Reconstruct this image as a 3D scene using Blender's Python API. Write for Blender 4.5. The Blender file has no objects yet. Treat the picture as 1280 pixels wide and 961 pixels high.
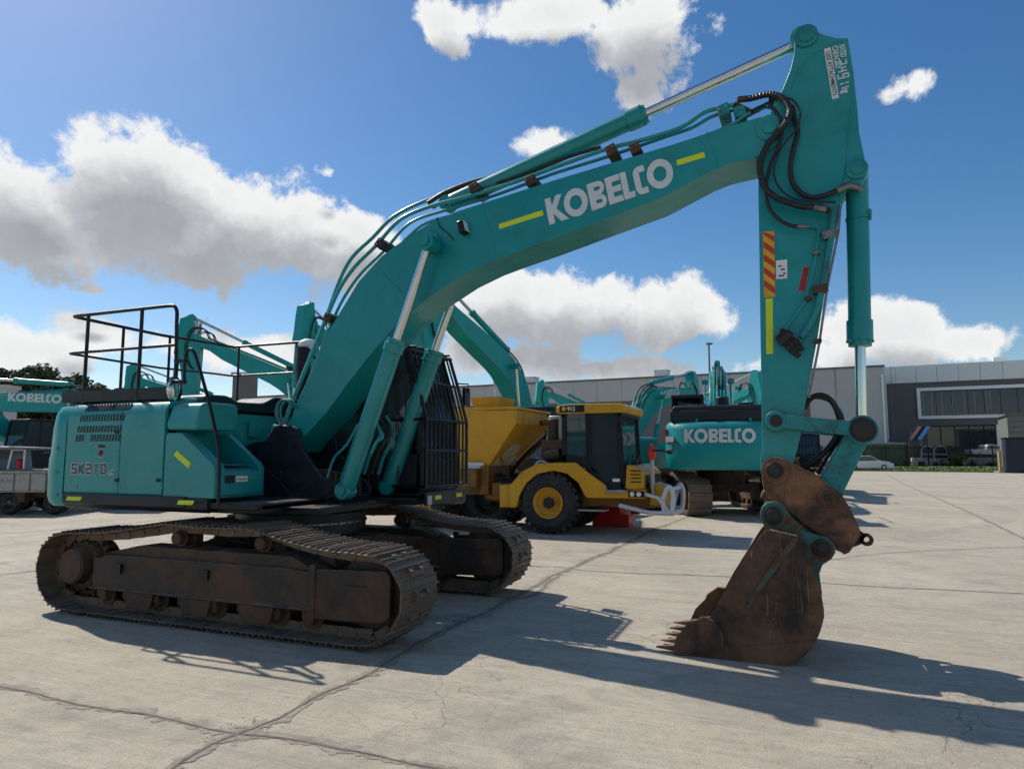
import bpy, bmesh, math, random
from mathutils import Vector, Matrix, noise
random.seed(7)
S = bpy.context.scene
COL = S.collection
R_ = math.radians

# ---------------------------------------------------------------- camera solved from the machine's known sizes
FPX = 853.0
PITCH = math.atan((567 - 480.5) / FPX)
YAW = R_(112.14)
CAM = Vector((5.13, -6.34, 1.615))
CF = Vector((math.cos(YAW) * math.cos(PITCH), math.sin(YAW) * math.cos(PITCH), math.sin(PITCH)))
CR = Vector((math.sin(YAW), -math.cos(YAW), 0))
CU = CR.cross(CF)
def ray(px, py): return CF + CR * ((px - 640) / FPX) - CU * ((py - 480.5) / FPX)
def PL(px, py, y):                      # measured spot on the upright plane y = const
    d = ray(px, py); t = (y - CAM.y) / d.y; p = CAM + d * t
    return (p.x, p.z)
def P3(px, py, y):
    a = PL(px, py, y); return Vector((a[0], y, a[1]))
def PX(px, py, x):
    d = ray(px, py); t = (x - CAM.x) / d.x; return CAM + d * t
def GR(px, py, z=0.0):
    d = ray(px, py); t = (z - CAM.z) / d.z; return CAM + d * t
def WD(px, py, depth): return CAM + ray(px, py) * depth
def GD(px, depth, z=0.0):               # ground spot in the direction of column px at a depth
    p = CAM + ray(px, 567) * depth; return Vector((p.x, p.y, z))

# ---------------------------------------------------------------- mesh builder
class MB:
    def __init__(s): s.v = []; s.f = []
    def mark(s): return len(s.v)
    def xf(s, m, start=0):
        for i in range(start, len(s.v)): s.v[i] = m @ Vector(s.v[i])
        return s
    def box(s, x0, x1, y0, y1, z0, z1):
        b = len(s.v)
        s.v += [Vector(p) for p in ((x0,y0,z0),(x1,y0,z0),(x1,y1,z0),(x0,y1,z0),(x0,y0,z1),(x1,y0,z1),(x1,y1,z1),(x0,y1,z1))]
        s.f += [tuple(b+i for i in q) for q in ((0,3,2,1),(4,5,6,7),(0,1,5,4),(1,2,6,5),(2,3,7,6),(3,0,4,7))]
        return s
    def hexa(s, pts):                   # 8 corners in box() order
        b = len(s.v); s.v += [Vector(p) for p in pts]
        s.f += [tuple(b+i for i in q) for q in ((0,3,2,1),(4,5,6,7),(0,1,5,4),(1,2,6,5),(2,3,7,6),(3,0,4,7))]
        return s
    def prism(s, pts, a0, a1, axis='y'):
        n = len(pts); b = len(s.v)
        def mk(p, a):
            return Vector((p[0], a, p[1])) if axis == 'y' else (Vector((p[0], p[1], a)) if axis == 'z' else Vector((a, p[0], p[1])))
        s.v += [mk(p, a0) for p in pts] + [mk(p, a1) for p in pts]
        s.f.append(tuple(range(b, b+n))); s.f.append(tuple(range(b+2*n-1, b+n-1, -1)))
        for i in range(n):
            j = (i+1) % n; s.f.append((b+i, b+j, b+n+j, b+n+i))
        return s
    def loft(s, rings, cap=True):
        b = len(s.v); n = len(rings[0])
        for r in rings: s.v += [Vector(p) for p in r]
        for k in range(len(rings)-1):
            for i in range(n):
                j = (i+1) % n
                s.f.append((b+k*n+i, b+k*n+j, b+(k+1)*n+j, b+(k+1)*n+i))
        if cap:
            s.f.append(tuple(range(b, b+n))); e = b+(len(rings)-1)*n
            s.f.append(tuple(range(e+n-1, e-1, -1)))
        return s
    def cyl(s, p0, p1, r0, r1=None, seg=20, cap=True):
        p0 = Vector(p0); p1 = Vector(p1); r1 = r0 if r1 is None else r1
        return s.tube([p0, p1], [r0, r1], seg, cap)
    def tube(s, pts, r, seg=8, cap=True):
        pts = [Vector(p) for p in pts]; n = len(pts)
        rs = r if isinstance(r, (list, tuple)) else [r]*n
        t0 = (pts[1]-pts[0]).normalized()
        u = t0.orthogonal().normalized(); rings = []
        for i, p in enumerate(pts):
            a = pts[max(i-1,0)]; c = pts[min(i+1,n-1)]
            t = (c-a); t = t.normalized() if t.length > 1e-9 else t0
            u = (u - t*u.dot(t)); u = u.normalized() if u.length > 1e-6 else t.orthogonal().normalized()
            w = t.cross(u)
            rings.append([p + (u*math.cos(2*math.pi*k/seg) + w*math.sin(2*math.pi*k/seg))*rs[i] for k in range(seg)])
        return s.loft(rings, cap)
    def lathe(s, c, axis, prof, seg=32, cap=True):   # prof: (t along axis, r)
        c = Vector(c); ax = Vector(axis).normalized(); u = ax.orthogonal().normalized(); w = ax.cross(u)
        rings = [[c + ax*t + (u*math.cos(2*math.pi*k/seg) + w*math.sin(2*math.pi*k/seg))*r for k in range(seg)] for t, r in prof]
        return s.loft(rings, cap)
    def ball(s, c, rx, ry=None, rz=None, seg=12):
        ry = ry or rx; rz = rz or rx; c = Vector(c); rings = []
        for i in range(1, seg//2):
            a = math.pi*i/(seg//2)
            rings.append([c+Vector((rx*math.sin(a)*math.cos(2*math.pi*k/seg), ry*math.sin(a)*math.sin(2*math.pi*k/seg), -rz*math.cos(a))) for k in range(seg)])
        return s.loft(rings)
    def build(s, name, mat, parent=None, smooth=True, bevel=0.0, ang=35, seg=2):
        me = bpy.data.meshes.new(name); me.from_pydata([tuple(p) for p in s.v], [], s.f)
        bm = bmesh.new(); bm.from_mesh(me)
        bmesh.ops.recalc_face_normals(bm, faces=bm.faces)
        bm.to_mesh(me); bm.free()
        if smooth:
            me.shade_smooth(); me.set_sharp_from_angle(angle=R_(ang))
        o = bpy.data.objects.new(name, me); COL.objects.link(o)
        me.materials.append(mat)
        if parent is not None: o.parent = parent
        if bevel > 0:
            m = o.modifiers.new('bevel', 'BEVEL'); m.width = bevel; m.segments = seg; m.limit_method = 'ANGLE'; m.angle_limit = R_(40)
            m.use_clamp_overlap = True
        return o

def tag(o, label=None, cat=None, group=None, kind=None):
    if label: o['label'] = label
    if cat: o['category'] = cat
    if group: o['group'] = group
    if kind: o['kind'] = kind
    return o
def empty(name, loc=(0,0,0), rz=0.0, label=None, cat=None, group=None):
    o = bpy.data.objects.new(name, None); COL.objects.link(o); o.empty_display_size = .2
    o.location = loc; o.rotation_euler = (0,0,rz); tag(o, label, cat, group); return o
def smoothpts(pts, n=6):
    pts = [Vector(p) for p in pts]; q = [pts[0]*2-pts[1]] + pts + [pts[-1]*2-pts[-2]]; out = []
    for i in range(1, len(q)-2):
        a,b,c,d = q[i-1],q[i],q[i+1],q[i+2]
        for k in range(n):
            t = k/n
            out.append(0.5*((2*b)+(c-a)*t+(2*a-5*b+4*c-d)*t*t+(3*b-a-3*c+d)*t**3))
    out.append(pts[-1]); return out
def roundpoly(pts, r, n=4):
    out = []; m = len(pts)
    for i in range(m):
        p = Vector(pts[i]); a = Vector(pts[i-1])-p; b = Vector(pts[(i+1)%m])-p
        k = min(r, a.length*.45, b.length*.45); A = p+a.normalized()*k; B = p+b.normalized()*k
        for j in range(n+1):
            t = j/n; out.append(tuple(A*(1-t)**2 + p*2*t*(1-t) + B*t*t))
    return out
def children(o): return list(o.children)
def copy_tree(o, parent=None):
    c = o.copy(); COL.objects.link(c)
    if parent is not None: c.parent = parent
    for ch in children(o): copy_tree(ch, c)
    return c

# ---------------------------------------------------------------- materials
MATS = {}
def mat(name, col, rough=.5, metal=0.0, var=.12, vscale=3.0, dirt=0.0, dirtcol=(.10,.075,.05), dscale=2.0, bump=0.0, bscale=60.0,
        coat=0.0, spec=.5, streak=False, chips=0.0, chipcol=(.03,.02,.015), rvar=.12, alpha=1.0, dust=0.0, scratch=0.0, scol=(.4,.36,.3), big=0.0, each=0.0):
    m = bpy.data.materials.new(name); m.use_nodes = True; nt = m.node_tree; N = nt.nodes; L = nt.links
    bs = N['Principled BSDF']; tc = N.new('ShaderNodeTexCoord'); out = tc.outputs['Object']
    def noisen(sc, det=6, rg=.6, vec=None, dist=0.0):
        n = N.new('ShaderNodeTexNoise'); n.inputs['Scale'].default_value = sc; n.inputs['Detail'].default_value = det
        n.inputs['Roughness'].default_value = rg; n.inputs['Distortion'].default_value = dist
        L.new(vec or out, n.inputs['Vector']); return n.outputs['Fac']
    def rng(v, a, b, c=0.0, d=1.0):
        r = N.new('ShaderNodeMapRange'); r.inputs[1].default_value=a; r.inputs[2].default_value=b; r.inputs[3].default_value=c; r.inputs[4].default_value=d
        L.new(v, r.inputs[0]); return r.outputs[0]
    def mix(f, a, b, bt='MIX'):
        x = N.new('ShaderNodeMix'); x.data_type='RGBA'; x.blend_type=bt
        if isinstance(f, float): x.inputs[0].default_value=f
        else: L.new(f, x.inputs[0])
        for sk, val in ((6,a),(7,b)):
            if isinstance(val, tuple): x.inputs[sk].default_value=(*val,1)
            else: L.new(val, x.inputs[sk])
        return x.outputs[2]
    n1 = noisen(vscale,4)
    lo = tuple(c*(1-var) for c in col); hi = tuple(min(1,c*(1+var)) for c in col)
    c = mix(rng(n1,.3,.7), lo, hi)
    rr = rng(n1,.3,.7,max(0,rough-rvar),min(1,rough+rvar))
    if dirt > 0:
        vec = out
        if streak:
            mp = N.new('ShaderNodeMapping'); mp.inputs['Scale'].default_value=(3,3,.5); L.new(out, mp.inputs[0]); vec = mp.outputs[0]
        d = noisen(dscale, 6, .68, vec, .3); f = rng(d, .62-.3*dirt, .8-.25*dirt, 0, min(1,.35+dirt))
        c = mix(f, c, dirtcol)
        x = N.new('ShaderNodeMix'); x.data_type='FLOAT'; L.new(f,x.inputs[0]); L.new(rr,x.inputs[2]); x.inputs[3].default_value=.85; rr = x.outputs[0]
    if chips > 0:
        d = noisen(38, 5, .75, None, .6); f = rng(d, .74-.2*chips, .76-.2*chips)
        bigm = rng(noisen(1.7,4,.6), .42, .62)
        mm = N.new('ShaderNodeMath'); mm.operation='MULTIPLY'; L.new(f,mm.inputs[0]); L.new(bigm,mm.inputs[1])
        c = mix(mm.outputs[0], c, chipcol)
    if each > 0:     # every shoe has its own wear
        oi = N.new('ShaderNodeObjectInfo'); c = mix(rng(oi.outputs['Random'],0,1,0,each), c, tuple(v*2.4 for v in col))
    if big > 0:      # large faded / rubbed areas
        c = mix(rng(noisen(.9,5,.62,None,.5),.42,.64,0,big), c, tuple(min(1,v*1.5+.02) for v in col))
    if scratch > 0:
        for k,(ry,sc) in enumerate(((.6,5.0),(-.8,7.0),(1.4,4.0))):
            mp = N.new('ShaderNodeMapping'); mp.inputs['Rotation'].default_value=(0,ry,.3*k); mp.inputs['Scale'].default_value=(1.6,1.6,.16); mp.inputs['Location'].default_value=(k*3.1,k,0); L.new(out, mp.inputs[0])
            n = noisen(sc, 2, .5, mp.outputs[0]); ab = N.new('ShaderNodeMath'); ab.operation='COMPARE'; L.new(n,ab.inputs[0]); ab.inputs[1].default_value=.5; ab.inputs[2].default_value=.0035
            mm = N.new('ShaderNodeMath'); mm.operation='MULTIPLY'; L.new(ab.outputs[0],mm.inputs[0]); L.new(rng(noisen(2.3+k,3,.6),.55,.68,0,scratch),mm.inputs[1])
            c = mix(mm.outputs[0], c, scol)
    if dust > 0:     # dust settles on faces that look up
        ge = N.new('ShaderNodeNewGeometry'); sp = N.new('ShaderNodeSeparateXYZ'); L.new(ge.outputs['Normal'], sp.inputs[0])
        mm = N.new('ShaderNodeMath'); mm.operation='MULTIPLY'; L.new(rng(sp.outputs[2],.3,1,0,dust),mm.inputs[0]); L.new(rng(noisen(9,6,.7),.3,.65),mm.inputs[1])
        c = mix(mm.outputs[0], c, (.27,.235,.19))
    L.new(c, bs.inputs['Base Color']); L.new(rr, bs.inputs['Roughness'])
    bs.inputs['Metallic'].default_value = metal; bs.inputs['Specular IOR Level'].default_value = spec
    bs.inputs['Coat Weight'].default_value = coat; bs.inputs['Coat Roughness'].default_value = .12
    if bump > 0:
        bp = N.new('ShaderNodeBump'); bp.inputs['Strength'].default_value = bump; bp.inputs['Distance'].default_value=.01
        L.new(noisen(bscale, 8, .65), bp.inputs['Height']); L.new(bp.outputs[0], bs.inputs['Normal'])
    MATS[name] = m; return m
TEALC = (.0015,.222,.222)
mat('teal', TEALC, .36, 0, .10, 1.1, .26, (.012,.12,.105), 2.2, 0.03, 14, .30, spec=.4, chips=.34, chipcol=(.02,.05,.045), dust=.35, scratch=.35, scol=(.06,.30,.27), big=.35)
mat('teal_worn', TEALC, .42, 0, .15, 2.5, .45, (.03,.07,.055), 4, .06, 30, .05, chips=.8, dust=.5, scratch=.8, scol=(.03,.025,.02))
mat('teal_far', (.003,.285,.275), .36, 0, .10, 1.2, .15, (.02,.11,.10), 2, 0, 9, .1, spec=.35, dust=.3)
mat('teal_cast', (.003,.255,.25), .38, 0, .05, .8, .10, (.02,.11,.10), 1.5, .02, 25, .10, spec=.32, dust=.3)
mat('black', (.009,.010,.012), rough=.42, spec=.3, metal=0.0, var=.2, vscale=4, dirt=.2, dirtcol=(.04,.035,.03), dscale=3, bump=.02, bscale=40, dust=.4) if True else mat('blackx', (.018,.02,.024), .42, 0, .2, 4, .25, (.06,.05,.04), 3, .02, 40, dust=.45)
mat('rail_black', (.006,.006,.007), .38, 0, .2, 8, .1, (.03,.025,.02), spec=.35)
mat('slate', (.011,.016,.024), .45, 0, .15, 3, .25, (.04,.035,.03), 2.5, .03, 40, chips=.25, chipcol=(.08,.065,.05), dust=.35, spec=.35)
mat('pin_steel', (.03,.027,.027), .5, .4, .2, 9, .4, (.06,.035,.02), 8, .1, 40)
mat('rubber', (.014,.014,.014), .7, 0, .25, 6, .35, (.08,.065,.05), 5, .1, 60)
mat('hose', (.012,.012,.013), .5, 0, .2, 20, .12, (.07,.06,.05), 9)
mat('chrome', (.62,.62,.60), .13, 1, .05, 3, rvar=.04)
mat('steel', (.22,.21,.20), .42, .9, .15, 8, .3, (.09,.06,.04), 10)
mat('track_steel', (.10,.074,.054), .5, .4, .35, 7, .65, (.14,.10,.065), 5, .35, 45, dust=.95, each=.5)
mat('frame_steel', (.034,.024,.018), .62, .15, .4, 3, .62, (.13,.066,.034), 1.9, .35, 40, dust=.85, scratch=.5, scol=(.11,.085,.06))
mat('rust', (.185,.085,.038), .58, .2, .5, 2.6, .85, (.045,.03,.022), 1.9, .35, 30, chips=.5, chipcol=(.03,.12,.105), dust=.5, scratch=.9, scol=(.34,.22,.13), big=.3)
mat('rust_light', (.20,.088,.038), .55, .2, .5, 2.2, .85, (.032,.024,.02), 3.0, .4, 30, chips=.7, chipcol=(.02,.014,.012), dust=.5, scratch=.9, scol=(.025,.018,.014), big=.5)
mat('rust_teal', (.012,.17,.15), .55, 0, .2, 4, .75, (.10,.042,.02), 3.4, .25, 34, chips=.8, chipcol=(.06,.03,.018))
mat('white', (.72,.72,.70), .5, 0, .04, 5, .12, (.45,.43,.40), 8)
mat('logo_white', (.60,.62,.62), .45, 0, .05, 9, .18, (.40,.42,.41), 12)
mat('tape', (.62,.70,.01), .45, 0, .08, 6, .12, (.3,.32,.03), 20)
mat('hazard_red', (.48,.035,.015), .5, 0, .1, 9, .15); mat('hazard_yellow', (.72,.36,.01), .5, 0, .1, 9, .15)
mat('red', (.50,.012,.012), .4, 0, .12, 4, .1)
mat('yellow', (.56,.285,.004), .45, 0, .08, 1.6, .28, (.22,.105,.02), 2.2, .02, 20, .15, streak=True, dust=.4)
mat('yellow_dark', (.20,.085,.006), .55, 0, .25, 2, .5, (.10,.05,.02), 2.5, .05, 20)
mat('worn_white', (.68,.62,.50), .6, 0, .1, 6, .3, (.35,.25,.12), 6)
mat('rim', (.62,.33,.03), .45, 0, .1, 5, .3, (.16,.09,.04), 5)
mat('glass', (.03,.045,.05), .05, 0, .1, 2, spec=.8, rvar=.02)
mat('window_glass', (.012,.02,.04), .06, 0, .3, .25, spec=.8, rvar=.02)
mat('bull_bar', (.55,.56,.56), .4, 0, .08, 6, .2)
mat('alu', (.30,.30,.295), .38, .75, .12, 5, .3, (.16,.15,.14), 6)
mat('silver',(.17,.175,.18),.3,.3,.05,3,.2,(.2,.19,.17),4)
mat('car_white', (.62,.64,.66), .2, 0, .03, 2, coat=.6)
mat('wall_grey', (.43,.425,.42), .75, 0, .05, .12, .12, (.36,.355,.35), .25, .02, 5)
mat('wall_light', (.74,.75,.72), .7, 0, .04, .12, .12, (.66,.66,.63), .3)
mat('wall_dark', (.13,.125,.125), .8, 0, .05, .15, .1, (.15,.145,.14), .3)
mat('frame_white', (.80,.80,.79), .5, 0, .04, 1)
mat('green_shed', (.15,.22,.12), .7, 0, .1, 2, .2); mat('green_shed_roof', (.33,.42,.35), .6, 0, .05, 2, .1)
mat('navy', (.012,.018,.035), .6, 0, .15, 3, .15, (.03,.035,.045), 2)
mat('pale_blue', (.17,.36,.68), .6, 0, .06, 3); mat('salmon', (.62,.24,.19), .6, 0, .06, 3)
mat('wood', (.36,.25,.13), .8, 0, .2, 8, .3); mat('concrete_block', (.34,.32,.28), .9, 0, .12, 5, .3, (.2,.18,.15), 5, .2, 50)
mat('bark', (.06,.045,.032), .9, 0, .3, 6, .3, (.03,.025,.02), 6, .3, 30)
mat('foliage', (.05,.066,.025), .75, 0, .5, .55, .3, (.02,.032,.012), .8)
mat('shrub', (.04,.075,.022), .7, 0, .5, 1.5, .2, (.02,.035,.012), 3)
mat('orange', (.8,.3,.03), .4)
mat('lamp_lens', (.7,.72,.7), .2, 0, .05, 30)
mat('decal_grey', (.42,.43,.45), .5, 0, .1, 20); mat('decal_dark', (.03,.03,.035), .5)
mat('lime', (.55,.65,.03), .45)

# ---------------------------------------------------------------- lettering
def text_obj(s, name, size, m, parent, origin, u, v, thick=.003, bold=0.0, width=None):
    """real raised lettering: u = reading direction, v = up, both world vectors of the parent frame"""
    cu = bpy.data.curves.new('t', 'FONT'); cu.body = s; cu.size = 1; cu.offset = bold; cu.resolution_u = 3; cu.extrude = .001
    t = bpy.data.objects.new('t', cu); COL.objects.link(t)
    dg = bpy.context.evaluated_depsgraph_get(); me = bpy.data.meshes.new_from_object(t.evaluated_get(dg))
    bpy.data.objects.remove(t); bpy.data.curves.remove(cu)
    xs = [p.co.x for p in me.vertices]; ys = [p.co.y for p in me.vertices]
    x0,x1,y0,y1 = min(xs),max(xs),min(ys),max(ys)
    u = Vector(u).normalized(); v = Vector(v).normalized(); n = u.cross(v)
    sy = size/(y1-y0); sx = (width/(x1-x0)) if width else sy
    for p in me.vertices:
        c = p.co.copy(); p.co = Vector(origin) + u*(c.x-x0)*sx + v*(c.y-y0)*sy + n*(thick if c.z > 0 else 0)
    me.materials.clear(); me.materials.append(m)
    o = bpy.data.objects.new(name, me); COL.objects.link(o)
    if parent is not None: o.parent = parent
    return o
def logo_polys():
    """heavy geometric capitals, unit height, non-overlapping pieces"""
    P = []
    def bx(x0,x1,z0,z1): P.append([(x0,z0),(x1,z0),(x1,z1),(x0,z1)])
    def ring(cx,cz,ro,ri,a0=0,a1=360,n=28):
        k = max(4,int(n*(a1-a0)/360))
        for i in range(k):
            a = R_(a0+(a1-a0)*i/k); b = R_(a0+(a1-a0)*(i+1)/k)
            P.append([(cx+ri*math.cos(a),cz+ri*math.sin(a)),(cx+ro*math.cos(a),cz+ro*math.sin(a)),(cx+ro*math.cos(b),cz+ro*math.sin(b)),(cx+ri*math.cos(b),cz+ri*math.sin(b))])
    bx(0,.27,0,1); P.append([(.27,.42),(.45,.52),(.80,1),(.50,1),(.27,.66)]); P.append([(.27,.42),(.27,.36),(.56,0),(.90,0),(.45,.52)])
    ring(1.33,.5,.53,.27)
    x=1.93; bx(x,x+.27,0,1)
    for a,b in ((0,.19),(.33,.67),(.81,1)): bx(x+.27,x+.47,a,b)
    ring(x+.47,.75,.25,.07,-90,90); ring(x+.47,.25,.25,.07,-90,90)
    x=2.72; bx(x,x+.27,0,1)
    for a,b in ((0,.22),(.39,.61),(.78,1)): bx(x+.27,x+.62,a,b)
    x=3.38; bx(x,x+.25,0,1); bx(x+.25,x+.47,0,.21)
    x=3.91; bx(x,x+.25,.24,.76); ring(x+.25,.76,.25,.03,90,180,16); ring(x+.25,.24,.25,.03,180,270,16); bx(x+.25,x+.50,.79,1.01); bx(x+.25,x+.50,-.01,.21)
    ring(4.98,.5,.53,.27)
    return P, 5.51
LOGO, LOGOW = logo_polys()
def logo(name, m, parent, origin, u, v, width, height, thick=.004):
    u = Vector(u).normalized(); v = Vector(v); v = v.normalized(); n = u.cross(v).normalized(); b = MB(); origin = Vector(origin)
    for poly in LOGO:
        k = len(b.v); q = len(poly)
        pts = [origin + u*(p[0]/LOGOW*width) + v*(p[1]*height) for p in poly]
        b.v += pts + [p+n*thick for p in pts]
        b.f.append(tuple(range(k+q,k+2*q))); 
        for i in range(q): j=(i+1)%q; b.f.append((k+i,k+j,k+q+j,k+q+i))
    return b.build(name, m, parent, smooth=False)
# ================================================================= measured side profiles of boom and arm
YB = .25
boom_px = [(377,549),(407,517),(434,480),(468,437),(500,402),(536,371),(572,347),(606,330),(640,317),(680,303),(751,276),(823,249),(888,214),(908,206),(945,197),
           (960,188),(975,176),(981,161),(976,150),(965,143),(948,147),(924,154),(860,175),(790,196),(700,223),(640,242),(572,264),(540,277),(507,298),(477,320),(448,352),
           (428,385),(410,415),(396,447),(382,482),(370,510),(357,535),(352,547),(354,560),(364,565)]
BOOM = [PL(x,y,-YB) for x,y in boom_px]
FOOT = Vector(PL(364,553,-YB)); TIP = Vector(PL(962,160,-YB))
YA = .19
arm_px = [(950,575),(953,560),(952,521),(951,450),(949,300),(948,250),(948,195),(958,160),(967,130),(978,112),(988,87),(992,70),(993,58),(993,45),(999,38),(1008,36),(1017,38),(1031,44),(1045,47.5),
          (1060,48),(1063,66),(1067,90),(1072,137),(1074,165),(1079,189),(1083,207),(1083,220),(1078,228),(1070,231),(1059,233),(1055,246),(1049,270),(1037,326),(1022,422),(1007,503),(1001,545),(992,578),(982,604),(966,610),(955,603),(951,590)]
ARM = [PL(x,y,-YA) for x,y in arm_px]
AFOOT = Vector(PL(963,160,-YA)); BPIN = Vector(PL(968,590,-YA)); ACYL = Vector(PL(1007,46,-YA)); BCYL = Vector(PL(1071,212,-YA)); LPIN = Vector(PL(970,526,-YA))
KPIN = Vector(PL(1077,537,-.2)); HPIN = Vector(PL(1032,622,-.2))
def v3(p, y): return Vector((p[0], y, p[1]))

def hollow_grouser(b, path, w, y0, n, full=True):
    pass

# ================================================================= the hero machine
def track_path(hero=True):
    """closed centre line of the shoe plate (x, z), shoes ride on it; origin under the swing centre"""
    cxr, cxf, r = -1.80, 1.80, .40; zc = .455
    pts = []
    for i in range(13):
        a = math.pi/2 + math.pi*i/12; pts.append((cxr + r*math.cos(a)*.98, zc + (r*math.sin(a) if math.sin(a) < 0 else r*math.sin(a)*.86)))
    for i in range(1, 12): pts.append((cxr + (cxf-cxr)*i/12, zc - r))
    for i in range(13):
        a = -math.pi/2 + math.pi*i/12; pts.append((cxf + r*math.cos(a), zc + (r*math.sin(a) if math.sin(a) < 0 else r*math.sin(a)*.82)))
    top = [(1.45,.785),(1.05,.84),(.62,.935),(.55,.94),(.2,.925),(-.1,.93),(-.38,.94),(-.45,.938),(-.8,.885),(-1.15,.835),(-1.5,.81)]
    return pts + top
def resample(pts, n):
    P = [Vector(p) for p in pts] + [Vector(pts[0])]; L = [0]
    for a, b in zip(P, P[1:]): L.append(L[-1] + (b-a).length)
    out = []; k = 0
    for i in range(n):
        s = L[-1]*i/n
        while L[k+1] < s: k += 1
        t = (s-L[k])/(L[k+1]-L[k]); p = P[k].lerp(P[k+1], t)
        out.append(p)
    res = []
    for i in range(n):
        d = (out[(i+1) % n] - out[i]).normalized(); res.append((out[i], d))
    return res
NSH = 49
def shoe_mb(w, pitch):
    b = MB(); h = w/2; t = .012
    # local: x along travel, z outward
    prof = [(-pitch*.50,0),(pitch*.46,0),(pitch*.50,-.010),(pitch*.53,-.010),(pitch*.53,.004),(pitch*.47,t),(pitch*.36,t),(pitch*.355,.034),(pitch*.30,.036),(pitch*.29,t),
            (pitch*.03,t),(pitch*.025,.030),(-pitch*.035,.030),(-pitch*.045,t),(-pitch*.30,t),(-pitch*.31,.036),(-pitch*.37,.034),(-pitch*.375,t),(-pitch*.5,t)]
    b.prism(prof, -h, h, 'y')
    return b
def bolts_mb(pitch):
    b = MB()
    for sx in (-.16, .16):
        for sy in (-.09, -.05, .05, .09): b.cyl((sx*pitch+.0, sy, .010), (sx*pitch, sy, .024), .011, seg=6)
    return b
def build_track(root, yc, sign, w=.60):
    path = resample(track_path(), NSH); pitch = (path[1][0]-path[0][0]).length
    # chain links (the track part itself)
    b = MB()
    for i, (p, d) in enumerate(path):
        a = math.atan2(d.y, d.x); m = Matrix.Translation((p.x, yc, p.y)) @ Matrix.Rotation(-a, 4, 'Y')
        k = b.mark()
        for sy in (-.085, .085):
            b.prism([(-.10,.0),(.10,.0),(.115,.035),(.09,.085),(-.09,.085),(-.115,.035)], sy-.018, sy+.018, 'y')
        b.cyl((-.09,-.11,.045), (-.09,.11,.045), .03, seg=8)
        b.xf(m, k)
    tr = b.build('track', MATS['track_steel'], root, smooth=False)
    first = None
    for i, (p, d) in enumerate(path):
        q = p + d*(pitch/2); a = math.atan2(d.y, d.x)
        if first is None:
            s = shoe_mb(w, pitch); n0 = s.mark(); bb = bolts_mb(pitch); 
            off = len(s.v); s.v += bb.v; s.f += [tuple(v+off for v in f) for f in bb.f]
            first = s.build('track_shoe', MATS['track_steel'], tr, smooth=False, bevel=.0025, seg=1); o = first
        else:
            o = first.copy(); COL.objects.link(o); o.parent = tr
        jig = random.uniform(-.012, .012)
        o.location = (q.x, yc + random.uniform(-.004,.004), q.y)
        o.rotation_euler = (0, -a + jig + math.pi, 0)   # shoe outward
    return tr
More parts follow.
